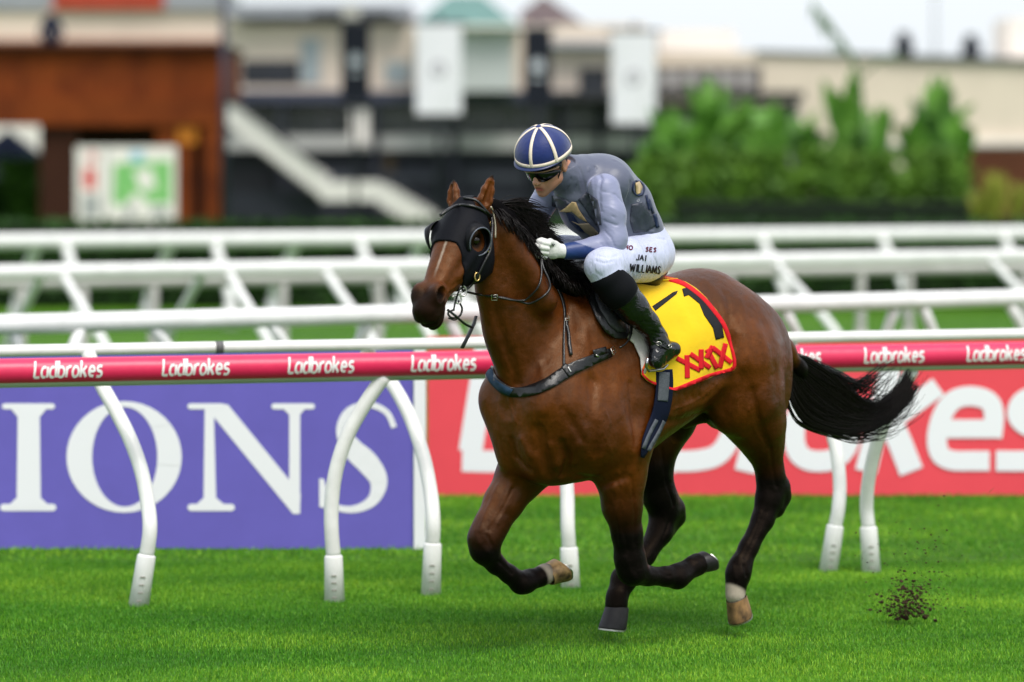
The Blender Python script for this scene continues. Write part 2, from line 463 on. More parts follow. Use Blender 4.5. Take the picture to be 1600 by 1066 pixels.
blades('grass', 18.6, 25.0, 150000, .008, .026, .006, 4)

# ================================================================== running rails
white = mat('rail_white', (.80, .80, .78), .35, .14, 7, .0006, 30)
whited = mat('rail_dusty', (.78, .78, .77), .5, .15, 6)
def at(px, py, Z): return pix(px, py, Z)
def line_y(A, B, px):        # point of the line A-B seen in column px
    k = (px-800)/FPX; t = (k*A.y-A.x)/((B.x-A.x)-k*(B.y-A.y)); return A+(B-A)*t
# lettering made of strokes (one glyph = polylines in a unit box, x right, y up)
def arc(cx, cy, rx, ry, a0, a1, n=9): return [(cx+rx*math.cos(R(a0+(a1-a0)*i/n)), cy+ry*math.sin(R(a0+(a1-a0)*i/n))) for i in range(n+1)]
GL = {'L': (.50, [[(.06, 1.0), (.06, .06), (.14, .0), (.46, .0)]]),
      'a': (.60, [arc(.26, .30, .22, .30, 60, 300, 10), [(.50, .62), (.50, .10), (.54, .0)], ]),
      'd': (.60, [arc(.26, .30, .22, .30, 60, 300, 10), [(.50, 1.0), (.50, .0)]]),
      'b': (.60, [[(.06, 1.0), (.06, .0)], arc(.28, .30, .23, .30, 125, -125, 10)]),
      'r': (.42, [[(.06, .62), (.06, .0)], arc(.28, .36, .21, .25, 165, 60, 6)]),
      'o': (.60, [arc(.28, .31, .23, .30, 0, 360, 16)]),
      'k': (.58, [[(.06, 1.0), (.06, .0)], [(.46, .62), (.12, .30)], [(.20, .36), (.48, .0)]]),
      'e': (.58, [[(.06, .33), (.48, .33)]+arc(.27, .33, .21, .28, 0, 285, 12)+[(.44, .04)]]),
      's': (.52, [[(.42, .58), (.30, .62)]+arc(.22, .47, .15, .14, 100, 260, 6)+arc(.25, .17, .17, .16, 80, -80, 6)+[(.22, .01), (.05, .03)]])}
def strip(path, w, seg=.12):
    """thick line as a quad strip in 2D, resampled so that it can be bent"""
    p = np.array(path, float); d = np.r_[0, np.cumsum(np.linalg.norm(np.diff(p, axis=0), axis=1))]
    if len(p) >= 7: ks = np.linspace(0, d[-1], max(len(p), int(d[-1]/seg))+1)
    else:
        ks = list(d)
        for v_ in np.arange(0, d[-1], seg):
            if np.min(np.abs(d-v_)) > seg*.45: ks.append(v_)
        ks = np.array(sorted(ks))
    q = np.array([[np.interp(k, d, p[:, c]) for c in (0, 1)] for k in ks])
    t = np.gradient(q, axis=0)
    if len(p) >= 7 and np.linalg.norm(p[0]-p[-1]) < 1e-6: t[0] = t[-1] = q[1]-q[-2]
    t /= np.linalg.norm(t, axis=1, keepdims=True)+1e-9; nn = np.column_stack([-t[:, 1], t[:, 0]])
    w_ = w(np.array(ks)/d[-1])[:, None] if callable(w) else w
    a = q+nn*w_/2; b = q-nn*w_/2
    V = np.stack([a, q, b], 1).reshape(-1, 2); F = []
    for i in range(len(q)-1):
        for j in (0, 1): F.append((i*3+j, i*3+j+1, i*3+4+j, i*3+3+j))
    return V, F
def word(txt, wd, slant=.16, gap=.10):
    """list of strips, letter by letter; returns strips and total width"""
    x = 0; out = []
    for c in txt:
        adv, st = GL[c]
        for s_ in st:
            V, F = strip(s_, wd); V = V.copy(); V[:, 0] += x+V[:, 1]*slant; out.append((V, F))
        x += adv+gap
    return out, x-gap
def place_word(name, strips, fn, m, par):
    mb = MB()
    for i, (V, F) in enumerate(strips): mb.add([fn(u, v, i) for u, v in V], F)
    return mb.build(name, m, par)
def gooseneck(name, pts, Zb, Zt, par, r=.036, sleeve=.048, slots=True, m=None):
    """curved post: pts are photograph pixels from the foot up; the foot stands at Zb, the top reaches Zt"""
    m = m or white; n = len(pts); P3 = []
    for i, (x, y) in enumerate(pts):
        f = max(0, (i-2)/(n-3)); P3.append(at(x, y, Zb+(Zt-Zb)*f**1.3))
    P3[0].z = -.03
    po = empty('post', P3[0].copy()); po.location.z = 0; po.parent = None
    c = spline([tuple(p) for p in P3[1:]], 6)
    ob = mesh_obj('post', *tube([tuple(v) for v in c], r, 12), m, par)
    bpy.data.objects.remove(po)
    s0, s1 = P3[0], P3[1]; d = (s1-s0)
    mb = MB(); mb.tube([s0, s0+d*.985, s0+d*1.0, s0+d*1.02], [sleeve*1.06, sleeve*.94, sleeve*.9, r*1.01], 14)
    sl = mb.build('socket', m, ob, smooth=True)
    if True:
        V, = [np.array([v.co for v in ob.data.vertices])]
    if slots:
        ms = MB()
        for k in range(4):
            c_ = s0+d*(.22+.14*k); fr = c_+Vector((.004, -sleeve*.99, 0))
            ms = MB(); ms.box(fr.x-.014, fr.x+.010, fr.y-.003, fr.y+.004, fr.z-.004, fr.z+.002); ms.build('slot', mat('slot_grey', (.25, .24, .20), .8), sl)
    return ob
# ---- the near pink rail
PA, PB = at(-330, 585.6, 16.2), at(1930, 547.5, 18.35); PA.z = PB.z = 1.147
RR = .062
rail = empty('running_rail', (PA.x, PA.y, 0), 0, 'pink padded running rail with repeated white lettering directly behind the horse', 'rail', 'running rails beside the track')
pk = mat('pink_vinyl', (.72, .020, .095), .38, .12, 7, .0015, 14)
mesh_obj('padding', *tube([PA+(PB-PA)*i/30 for i in range(31)], RR, 20), pk, rail)
du = (PB-PA).normalized(); un = du.cross(Vector((0, 0, 1))).normalized()    # towards the camera
if un.y > 0: un = -un
mesh_obj('under_tube', *tube([PA+Vector((0, .012, -.030)), PB+Vector((0, .012, -.030))], RR*.78, 14), mat('tube_green_grey', (.42, .47, .38), .5), rail)
lw = mat('lettering_white', (.80, .78, .78), .5)
def rail_word(px, scale=1.0):
    C_ = line_y(PA, PB, px); st, wd = word('Ladbrokes', .17, .14, .03); hgt = .083; sx = .33/wd
    def fn(u, v, i):
        s_ = (u-wd/2)*sx; a = ((v-.5)*hgt)/RR+.22
        return C_+du*s_+(un*math.cos(a)+Vector((0, 0, 1))*math.sin(a))*(RR+.0015+.0001*i)
    place_word('lettering', st, fn, lw, rail)
for px in (-95, 103, 302, 497, 688, 876, 1056, 1228, 1390, 1549, 1703): rail_word(px)
gooseneck('post', [(523, 941), (521, 869), (518, 830), (518, 790), (524, 740), (541, 685), (568, 635), (600, 588)], 16.95, 17.02, rail)
gooseneck('post', [(1362, 896), (1357, 824), (1354, 790), (1358, 745), (1371, 690), (1392, 635), (1426, 578)], 18.15, 17.86, rail)
gooseneck('post', [(-322, 985), (-326, 900), (-330, 850), (-328, 800), (-318, 740), (-300, 690), (-262, 600)], 15.95, 16.3, rail)
gooseneck('post', [(1780, 872), (1775, 800), (1774, 770), (1776, 735), (1788, 685), (1805, 630), (1840, 560)], 18.8, 18.25, rail)
# ---- the thin white rail just behind it
WA, WB = at(-330, 552, 16.9), at(1930, 524, 19.3); WA.z = WB.z = 1.205
wr = empty('running_rail', (WA.x, WA.y, 0), 0, 'slim white running rail seen just above the pink rail', 'rail', 'running rails beside the track')
mesh_obj('rail_tube', *tube([WA+(WB-WA)*i/24 for i in range(25)], .030, 14), white, wr)
for px in (342, 1050, 1840):
    c = line_y(WA, WB, px); d_ = (WB-WA).normalized()
    mesh_obj('joint_sleeve', *tube([c-d_*.02, c+d_*.02], .0325, 12), mat('joint_grey', (.12, .12, .12), .5), wr)
gooseneck('post', [(215, 949), (229, 868), (234, 830), (232, 795), (222, 740), (204, 688), (180, 640), (158, 600), (138, 553)], 16.78, 17.30, wr)
gooseneck('post', [(673, 929), (676, 850), (677, 815), (673, 770), (662, 715), (642, 655), (614, 602), (572, 548)], 17.22, 17.85, wr)
gooseneck('post', [(892, 921), (889, 856), (887, 820), (886, 765), (880, 715), (862, 660), (832, 600), (795, 545)], 17.5, 18.1, wr)
gooseneck('post', [(1293, 893), (1305, 822), (1310, 795), (1312, 755), (1306, 700), (1290, 650), (1266, 590), (1235, 540)], 18.2, 18.55, wr)

# ================================================================== advertising boards
purple = mat('board_purple', (.145, .120, .50), .45, .10, 2.5, .002, 5)
coral = mat('board_red', (.83, .075, .10), .5, .08, 1.5, .002, 4)
prwh = mat('board_white', (.82, .82, .86), .55)
ZB = 19.25; k1 = ZB/FPX
def bx(px): return (px-800)*k1
ob = empty('advertising_board', (bx(300), ZB, 0), 0, 'purple advertising board with large white serif capitals behind the left rails', 'sign')
mb = MB(); mb.box(bx(-420), bx(646), ZB, ZB+.05, .0, 1.12); mb.build('panel', purple, ob)
mb = MB(); mb.box(bx(647), bx(665), ZB-.02, ZB+.06, .0, 1.14); mb.build('end_post', prwh, ob)
mb = MB()
for px in (-300, -50, 150, 400, 600): mb.box(bx(px), bx(px)+.05, ZB+.06, ZB+.30, 0, .06)
mb.build('foot', whited, ob)
def bz(py): return CAMZ-(py-HY)*k1
cnt_ = [0]
def plate(poly, par=ob, m=prwh, Z=ZB, name='letter'):
    """flat printed shape (list of convex polygons in photograph pixels) on the board face"""
    mb = MB()
    for pl in poly:
        cnt_[0] += 1; yv = Z-.002-.0002*(cnt_[0] % 7)
        V = [pix(x, y, Z) for x, y in pl]; V = [(v.x, yv, v.z) for v in V]
        mb.add(V, [tuple(range(len(V)))])
    return mb.build(name, m, par)
def serif(x0, x1, y, up, t=7):     # slab serif with rounded ends; up=-1 serif at the bottom
    n = 5; pts = []
    for i in range(n+1): a = R(90+180*i/n); pts.append((x0+t/2+t/2*math.cos(a), y+t/2*math.sin(a)))
    for i in range(n+1): a = R(-90+180*i/n); pts.append((x1-t/2+t/2*math.cos(a), y+t/2*math.sin(a)))
    return pts
def strips_px(path, w):
    V, F = strip(path, w, 8); return [[tuple(V[i]) for i in f] for f in F]
# I
T_, B_y = 635, 793
plate([serif(3, 86, T_, 1, 9), serif(0, 88, B_y, 1, 11), [(28, T_), (62, T_), (64, B_y), (26, B_y)], [(14, T_), (76, T_), (62, 652), (28, 652)], [(26, 778), (64, 778), (80, B_y), (10, B_y)]])
# O
pl = []
N_ = 40
for i in range(N_):
    a0, a1 = 2*math.pi*i/N_, 2*math.pi*(i+1)/N_
    pl.append([(194+90*math.cos(a0), 714+87*math.sin(a0)), (194+90*math.cos(a1), 714+87*math.sin(a1)), (195+51*math.cos(a1), 714+78*math.sin(a1)), (195+51*math.cos(a0), 714+78*math.sin(a0))])
plate(pl)
# N
plate([serif(293, 352, T_, 1, 9), serif(424, 492, T_, 1, 9), serif(293, 367, B_y, 1, 11), [(320, T_), (334, T_), (338, B_y), (318, B_y)], [(318, 632), (356, 632), (470, 772), (468, 803), (458, 803)],
       [(452, T_), (469, T_), (469, 803), (452, 770)], [(438, T_), (480, T_), (469, 648), (452, 648)], [(318, 778), (338, 778), (356, B_y), (302, B_y)]])
# S
S_ = spline(np.array([(616, 668), (604, 644), (575, 632), (545, 644), (536, 672), (550, 700), (575, 724), (592, 752), (582, 782), (552, 796), (520, 790), (506, 768)], float), 5)
plate(strips_px(S_, lambda t: 9+26*np.exp(-((t-.52)/.20)**2)))
plate([[(499, 748), (506, 748), (516, 784), (506, 794), (499, 792)]])
# ---- the coral board
ZR = 22.3; k2 = ZR/FPX
rb = empty('advertising_board', ((1200-800)*k2, ZR, 0), 0, 'coral red advertising board with large white rounded letters behind the horse', 'sign')
mb = MB(); mb.box((668-800)*k2, (2050-800)*k2, ZR, ZR+.05, 0, CAMZ-(527-HY)*k2); mb.build('panel', coral, rb)
mb = MB()
for px in (700, 900, 1100, 1300, 1500, 1700): mb.box((px-800)*k2, (px-800)*k2+.05, ZR+.06, ZR+.3, 0, .06)
mb.build('foot', whited, rb)
BIG = [([(760, 545), (752, 600), (735, 706)], 37), ([(722, 720), (760, 721), (800, 721)], 34),
       ([(840, 640), (870, 618), (885, 640), (872, 700), (840, 718), (822, 690), (840, 640)], 30), ([(885, 620), (868, 736)], 32), ([(960, 640), (935, 622), (915, 670), (930, 712), (955, 715)], 32), ([(1000, 545), (968, 736)], 34),
       ([(1075, 545), (1060, 600), (1037, 737)], 34), ([(1036, 720), (1085, 720), (1122, 710), (1142, 680), (1148, 645), (1130, 622), (1090, 620)], 33),
       ([(1192, 608), (1180, 670), (1164, 737)], 33), ([(1185, 650), (1205, 625), (1240, 619)], 30),
       ([(1285+44*math.copysign(abs(math.cos(a))**.8, math.cos(a))-.1*(50*math.sin(a)), 671+50*math.copysign(abs(math.sin(a))**.8, math.sin(a))) for a in np.linspace(0, 2*math.pi, 25)], 33),
       ([(1400, 545), (1382, 610), (1353, 737)], 34), ([(1466, 604), (1425, 634), (1383, 664)], 31), ([(1390, 655), (1408, 696), (1424, 737)], 38),
       ([(1550, 684), (1553, 650), (1546, 628), (1520, 619), (1492, 624), (1474, 645), (1464, 680), (1468, 708), (1486, 719), (1515, 720), (1546, 720)], 31), ([(1472, 670), (1510, 670), (1563, 670)], 29),
       ([(1672, 620), (1630, 619), (1600, 625), (1589, 645), (1600, 662), (1630, 676), (1640, 698), (1625, 717), (1600, 720), (1556, 720)], 32)]
for i, (pp, w_) in enumerate(BIG):
    if len(pp) == 3: pp = [tuple(np.array(pp[0])+(np.array(pp[2])-np.array(pp[0]))*0), pp[1], pp[2]]
    src = spline(np.array(pp, float), 5) if 4 <= len(pp) < 20 else pp
    V, F = strip(src, w_, 7)
    P3 = [pix(x, y, ZR) for x, y in V]
    mesh_obj('lettering', [(p.x, ZR-.002-.0004*i, p.z) for p in P3], [tuple(f) for f in F], prwh, rb, smooth=False)

# ================================================================== the further white rails
def far_rail(A, B, r, posts, label, z0=0.0, rr=.05, m=whited, thick_post=.035):
    e = empty('running_rail', (A.x, A.y, 0), 0, label, 'rail', 'running rails beside the track')
    mesh_obj('rail_tube', *tube([A+(B-A)*i/10 for i in range(11)], r, 16), m, e)
    for xt, yt, xb, dz in posts:      # top column, offset of the foot column, depth offset
        t = line_y(A, B, xt); foot = Vector((t.x+xb, t.y+dz, 0)); md = foot.lerp(t, .45)+Vector((xb*.30, dz*.3, 0))
        c = spline([tuple(foot), tuple(foot+Vector((0, 0, .25))), tuple(md), tuple(t+Vector((0, 0, -.02)))], 5)
        o = mesh_obj('post', *tube([tuple(v) for v in c], thick_post, 8), m, e)
        mesh_obj('socket', *tube([foot, foot+Vector((0, 0, .28))], thick_post*1.35, 8), m, o)
    return e
A3, B3 = at(-300, 512.5, 20.5), at(1900, 457.5, 26.2); A3.z = B3.z = 1.15
far_rail(A3, B3, .062, [(20, 0, .12, .4), (127, 0, -.2, -.5), (235, 0, .5, .4), (420, 0, .45, .3), (575, 0, -.25, .3), (700, 0, .3, .3), (1010, 0, .3, .3), (1225, 0, .35, .3), (1400, 0, -.2, .2), (1440, 0, .3, .2), (1575, 0, .4, .2)], 'lowest of the white rails behind the boards crossing the whole width', thick_post=.04)
A2, B2 = at(-300, 430, 30), at(1900, 395, 37.5); A2.z = B2.z = 1.15
far_rail(A2, B2, .070, [(-90, 0, .5, -.8), (97, 0, .55, -.8), (65, 0, -.45, .8), (318, 0, -.45, .8), (355, 0, .5, -.8), (506, 0, .55, -.8), (610, 0, .45, -.5), (690, 0, .5, -.5), (1020, 0, .5, -.5), (1210, 0, .6, -.8), (1545, 0, .6, -.8), (1640, 0, .6, -.8)], 'middle white rail with slanting posts behind the boards', thick_post=.045)
A4, B4 = at(-300, 448, 33), at(1900, 420, 40); A4.z = B4.z = .95
far_rail(A4, B4, .07, [(33, 0, 0, 0), (130, 0, 0, 0), (240, 0, 0, 0), (442, 0, 0, 0), (591, 0, 0, 0), (740, 0, 0, 0), (1140, 0, 0, 0), (1345, 0, 0, 0), (1420, 0, 0, 0), (1600, 0, 0, 0)], 'dull white rail with upright posts just below the middle white rail', thick_post=.055, m=mat('rail_old', (.50, .48, .47), .6, .2, 3))
A1, B1 = at(-300, 379, 43.0), at(1900, 361, 50.0); A1.z = B1.z = 1.12
far_rail(A1, B1, .098, [(60, 0, -.35, .6), (102, 0, .25, -.5), (268, 0, -.35, .6), (335, 0, .25, -.5), (465, 0, -.35, .6), (560, 0, .3, -.5), (660, 0, -.3, .5), (1188, 0, .3, -.5), (1375, 0, .3, -.5), (1565, 0, .3, -.5)], 'topmost thick white rail in front of the dark hedge', thick_post=.07)
# ---- hedge behind the rails
def leafy(name, boxes, n, size, cols, seed, label, cat, par=None, kind=None, taperz=0):
    r = np.random.default_rng(seed); V = []; 
    bx_ = boxes[r.integers(0, len(boxes), n)]; lo = bx_[:, :3]; hi = bx_[:, 3:]
    u = r.random((n, 3)); c = lo+(hi-lo)*u
    a = r.normal(0, 1, (n, 3)); a /= np.linalg.norm(a, axis=1, keepdims=True); b = r.normal(0, 1, (n, 3)); b -= a*(a*b).sum(1)[:, None]; b /= np.linalg.norm(b, axis=1, keepdims=True)
    s_ = size*r.uniform(.6, 1.4, (n, 1))
    V = np.stack([c-a*s_, c+b*s_*.45, c+a*s_, c-b*s_*.45], 1).reshape(-1, 3); F = (np.arange(n)[:, None]*4+np.arange(4)[None, :])
    return V, F
hedgem = mat('hedge_leaf', (.030, .085, .012), .6, .55, 2.2, col2=(.008, .028, .005))
V, F = leafy('hedge', np.array([[-30, 50.5, .02, 30, 51.6, 1.28]]), 42000, .075, None, 5, None, None)
hd = empty('hedge', (0, 51, 0), 0, 'long dark green clipped hedge behind the furthest white rail', 'hedge')
mesh_obj('leaves', V, F, hedgem, hd, smooth=False)['kind'] = 'stuff'
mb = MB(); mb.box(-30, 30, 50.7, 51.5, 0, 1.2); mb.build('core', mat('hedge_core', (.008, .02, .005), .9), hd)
hedgeb = mat('hedge_leaf_bright', (.10, .24, .03), .6, .4, 2.2, col2=(.04, .12, .012))
V, F = leafy('hedge', np.array([[-30, 80, .0, 30, 81.2, .62]]), 16000, .12, None, 6, None, None)
h2 = empty('hedge', (0, 80.5, 0), 0, 'low bright green hedge along the front of the buildings', 'hedge')
mesh_obj('leaves', V, F, hedgeb, h2, smooth=False)['kind'] = 'stuff'
# ================================================================== the buildings and planting far behind (out of focus)
def PX(px, Z): return (px-800)/FPX*Z
def PZ(py, Z): return CAMZ-(py-HY)/FPX*Z
def bb(mb, x0, x1, y0, y1, Z, d=.3):      # box from photograph columns/rows at distance Z, d deep
    mb.box(PX(x0, Z), PX(x1, Z), Z, Z+d, PZ(y1, Z), PZ(y0, Z)); return mb
def blk1(name, x0, x1, y0, y1, Z, d, m, par): return bb(MB(), x0, x1, y0, y1, Z, d).build(name, m, par)
GZ = lambda Z: HY+CAMZ*FPX/Z      # ground row
corten = mat('rusted_steel', (.20, .043, .007), .8, .45, .9, col2=(.095, .018, .004))
cortd = mat('rusted_steel_dark', (.045, .016, .009), .85, .3, 1.2)
cream = mat('render_cream', (.70, .60, .50), .85, .10, .6)
creamw = mat('panel_offwhite', (.80, .76, .72), .7, .08, .8)
slate = mat('slate_dark', (.030, .033, .045), .6, .3, 1.0)
glassd = mat('window_dark', (.02, .024, .032), .15, .3, .8)
greyc = mat('concrete_grey', (.20, .20, .21), .8, .2, .7)
lightc = mat('concrete_light', (.42, .42, .41), .8, .15, .7)
roofg = mat('roof_sheet_grey', (.32, .33, .37), .5, .15, .8)
# rusty steel portal
Z = 96.0
p = empty('steel_pavilion', (PX(170, Z), Z, 0), 0, 'rust brown steel pavilion with a wide flat top at the far left', 'building')
blk1('roof_slab', -420, 345, 73, 152, Z, 7, corten, p); blk1('fascia', -420, 343, 150, 196, Z-.25, .25, corten, p)
blk1('capping', -420, 349, 68, 75, Z-.3, 7.4, cortd, p)
blk1('column', 62, 122, 190, GZ(Z), Z, 1.1, cortd, p); blk1('column', 244, 300, 150, GZ(Z), Z-.1, 1.1, corten, p); blk1('column', 318, 347, 150, GZ(Z), Z-.2, 1.4, corten, p)
blk1('back_wall', 110, 318, 192, GZ(Z+6), Z+6, .3, cortd, p); blk1('soffit_beam', 122, 246, 188, 206, Z+.2, 5, cortd, p)
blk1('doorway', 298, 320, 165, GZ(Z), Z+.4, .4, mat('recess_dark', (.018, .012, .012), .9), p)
for x in (277, 293): 
    m_ = MB(); bb(m_, x, x+14, 195, 225, Z-.14, .1); m_.build('wall_lamp', mat('orange_panel', (.50, .17, .02), .6), p)
for x in range(-400, 340, 62): blk1('panel_joint', x, x+1.6, 76, 148, Z-.02, .03, cortd, p)
# person standing on top
def small_person(px, py0, py1, Z, label, top, legs=None, cut=None):
    e = empty('person', (PX(px, Z), Z, PZ(py1, Z)), 0, label, 'person')
    f = Field(np.array([PX(px, Z)-.55, Z-.4, PZ(py1, Z)-.05]), np.array([PX(px, Z)+.55, Z+.4, PZ(py0, Z)+.1]), .03)
    x0 = PX(px, Z); h = PZ(py0, Z)-PZ(py1, Z); zb = PZ(py1, Z); k = h/1.75
    def q_(x, z): return (x0+x*k, Z, zb+z*k)
    f.cone(q_(0, .95), q_(0, 1.40), .17*k, .19*k, .05); f.cone(q_(0, 1.42), q_(0, 1.55), .06*k, .06*k, .03)
    for s_ in (-1, 1):
        f.cone(q_(s_*.10, .92), q_(s_*.13, .5), .10*k, .075*k, .04); f.cone(q_(s_*.13, .5), q_(s_*.15, .08), .075*k, .05*k, .02); f.cone(q_(s_*.15, .05), (x0+s_*.15*k, Z-.16*k, zb+.04*k), .045*k, .04*k, .02)
        f.cone(q_(s_*.20, 1.36), q_(s_*.30, 1.08), .065*k, .05*k, .04); f.cone(q_(s_*.30, 1.08), q_(s_*.20, .90), .05*k, .04*k, .02)
    V, Q = f.mesh(); mesh_obj('body', V, Q, top, e)
    f2 = Field(np.array([x0-.2, Z-.2, zb+1.45*k]), np.array([x0+.2, Z+.2, zb+1.85*k]), .02); f2.ell(q_(0, 1.65), (.085*k, .095*k, .12*k), None, 0)
    V, Q = f2.mesh(); mesh_obj('head', V, Q, mat('skin_far', (.45, .25, .17), .6), e)
    return e
small_person(80, 12, 118, 99, 'person in dark clothes standing on the rusty pavilion roof', mat('cloth_dark', (.02, .025, .045), .8))
# open view under the pavilion: dark parasol, white wall, tables
Z = 112
w = empty('garden_wall', (PX(20, Z), Z, 0), 0, 'white wall seen through the left opening of the rusty pavilion', 'wall'); blk1('wall', -420, 140, 150, 246, Z, .3, creamw, w); blk1('plinth', -420, 140, 246, GZ(Z), Z+.1, .3, slate, w)
Z = 104
u = empty('parasol', (PX(12, Z), Z, 0), 0, 'dark blue garden parasol under the left opening of the pavilion', 'parasol')
V = [(PX(12, Z), Z, PZ(202, Z))]+[(PX(12, Z)+1.15*math.cos(a), Z+1.15*math.sin(a), PZ(246, Z)) for a in np.linspace(0, 6.283, 9)[:-1]]
mesh_obj('canopy', V, [(0, 1+i, 1+(i+1) % 8) for i in range(8)]+[tuple(range(8, 0, -1))], mat('canvas_navy', (.02, .03, .07), .8), u, smooth=False); mesh_obj('pole', *tube([(PX(12, Z), Z, 0), (PX(12, Z), Z, PZ(204, Z))], .04, 8), white, u)
for i, x in enumerate((-18, 28, 52)):
    s = empty('shrub', (PX(x, 101), 101, 0), 0, ('round green shrub at the left edge under the pavilion', 'round green shrub below the navy parasol', 'round green shrub beside the dark pavilion column')[i], 'shrub')
    V, F = leafy('', np.array([[PX(x, 101)-.55, 100.6, .1, PX(x, 101)+.62, 101.5, (1.5, 2.2, 1.3)[i]]]), 1300, .13, None, 20+i, None, None); mesh_obj('leaves', V, F, hedgeb if i else hedgem, s, smooth=False)['kind'] = 'stuff'
# notice board in front of the pavilion
Z = 90.0
nb = empty('notice_board', (PX(197, Z), Z, 0), 0, 'white framed notice board with green printed map in front of the pavilion', 'sign')
blk1('panel', 119, 275, 229, 352, Z, .12, creamw, nb)
for x in (124, 268): blk1('leg', x, x+6, 350, GZ(Z), Z+.02, .08, whited, nb)
gm = mat('print_green', (.10, .42, .10), .6, .5, 5, col2=(.30, .55, .22)); rm = mat('print_red', (.6, .10, .10), .6); bm1 = mat('print_blue', (.25, .5, .65), .6); gy = mat('print_grey', (.35, .36, .36), .6)
plate([[(178, 256), (268, 250), (268, 318), (232, 318), (215, 300), (190, 322), (176, 318)]], nb, gm, Z-.0, 'print'); plate([[(204, 236), (224, 236), (224, 252), (204, 252)]], nb, bm1, Z, 'print')
plate([[(130, 262), (150, 262), (150, 296), (130, 296)]], nb, rm, Z, 'print'); plate([[(136, 236), (152, 236), (152, 254), (136, 254)]], nb, mat('print_pink', (.6, .3, .3), .6), Z, 'print')
for q4 in ([(128, 304), (156, 304), (156, 340), (128, 340)], [(196, 322), (212, 322), (206, 344), (196, 344)], [(236, 324), (262, 324), (262, 340), (236, 340)]): plate([q4], nb, gy, Z, 'print')
plate([[(208, 268), (236, 262), (244, 292), (222, 300)]], nb, creamw, Z-.003, 'print'); plate([[(165, 232), (169, 232), (169, 350), (165, 350)]], nb, gy, Z, 'print')
# long cream building with red roof behind
Z = 140
g = empty('long_building', (PX(150, Z), Z, 0), 0, 'long cream building with a strip of red roof above the rusty pavilion', 'building')
blk1('wall', -420, 352, 14, GZ(Z), Z, 8, cream, g); blk1('roof', 84, 256, -14, 14, Z-.4, 8, mat('roof_red', (.42, .06, .035), .7, .2, 2), g); blk1('roof_grey', 256, 352, -16, 14, Z-.3, 8, roofg, g)
blk1('roof_grey', -420, 84, -30, 14, Z-.2, 8, roofg, g); blk1('plinth', -420, 352, 62, 74, Z-.5, .5, mat('brick_dull', (.30, .12, .07), .8), g)
# grandstand: dark lower storeys, terraces and glazed bands
Z = 122
s = empty('grandstand', (PX(670, Z), Z, 0), 0, 'grey grandstand with dark lower storey and pale upper terrace in the middle', 'building')
blk1('upper_wall', 352, 1010, 38, 150, Z, 9, cream, s); blk1('ground_wall', 352, 1010, 236, GZ(Z), Z-.6, .6, slate, s); blk1('middle_wall', 352, 1010, 150, 236, Z-.3, .3, greyc, s)
blk1('roof_edge', 352, 1010, 142, 160, Z-1.6, 1.6, mat('fascia_navy', (.05, .055, .085), .6), s); blk1('handrail_band', 352, 1010, 212, 234, Z-1.2, .2, lightc, s)
blk1('upper_roof', 352, 640, 6, 26, Z-1, 10, roofg, s); blk1('upper_roof', 860, 1010, 64, 74, Z-.8, 10, roofg, s)
for i, (x0, x1, y0, y1) in enumerate(((378, 468, 94, 132), (470, 500, 60, 130), (602, 640, 96, 130), (724, 800, 44, 84), (905, 950, 106, 142))):
    wdw = blk1('window', x0, x1, y0, y1, Z-.06, .1, glassd if i in (0, 4) else mat('window_pale', (.36, .42, .44), .3, .3, 1), s)
for i in range(9): blk1('window', 372+72*i, 428+72*i, 166, 206, Z-.38, .1, mat('window_mid', (.09, .10, .10), .2, .4, 1.1), s)
for x in (436, 584, 706, 838, 932): blk1('column', x, x+9, 150, GZ(Z), Z-1.5, .5, slate, s)
blk1('ground_panel', 360, 450, 240, 330, Z-.7, .1, mat('panel_black', (.012, .013, .018), .5), s)
for x0, x1 in ((460, 560), (580, 690), (720, 820), (850, 980)): blk1('ground_panel', x0, x1, 270, 282, Z-.7, .1, mat('panel_grey', (.06, .065, .085), .5), s)
blk1('sign_board', 600, 616, 240, 268, Z-.75, .1, mat('panel_tan', (.12, .085, .06), .7), s)
blk1('white_panel', 548, 576, 170, 226, Z-1.3, .1, creamw, s)
# hipped green roof
V = [(PX(645, 118), 118, PZ(40, 118)), (PX(812, 118), 118, PZ(40, 118)), (PX(812, 118), 124, PZ(40, 118)), (PX(645, 118), 124, PZ(40, 118)), (PX(700, 118), 121, PZ(-14, 118)), (PX(752, 118), 121, PZ(-14, 118))]
pv = empty('hipped_roof_kiosk', (PX(728, 118), 118, 0), 0, 'kiosk with a grey green hipped roof above the white banner', 'building')
mesh_obj('roof', V, [(0, 1, 5, 4), (1, 2, 5), (2, 3, 4, 5), (3, 0, 4), (0, 3, 2, 1)], mat('roof_verdigris', (.13, .24, .22), .6, .15, 2), pv, smooth=False)
blk1('wall', 655, 802, 40, 142, 118.6, 4, mat('wall_pale_grey', (.48, .50, .50), .7, .1, 1), pv); blk1('gutter', 642, 815, 38, 44, 117.9, .2, creamw, pv)
V = [(PX(812, 130), 130, PZ(20, 130)), (PX(850, 130), 130, PZ(-8, 130)), (PX(915, 130), 130, PZ(38, 130)), (PX(812, 130), 130, PZ(38, 130))]; V += [(x, 136, z) for x, y, z in V]
gb = empty('gabled_building', (PX(860, 130), 130, 0), 0, 'pale gabled building with dull red eaves beside the green roof', 'building')
mesh_obj('gable', V, [(0, 3, 2, 1), (4, 5, 6, 7), (0, 1, 5, 4), (1, 2, 6, 5), (2, 3, 7, 6), (3, 0, 4, 7)], mat('roof_dusky', (.16, .13, .14), .7), gb, smooth=False); blk1('wall', 812, 935, 38, 150, 130, 6, creamw, gb)
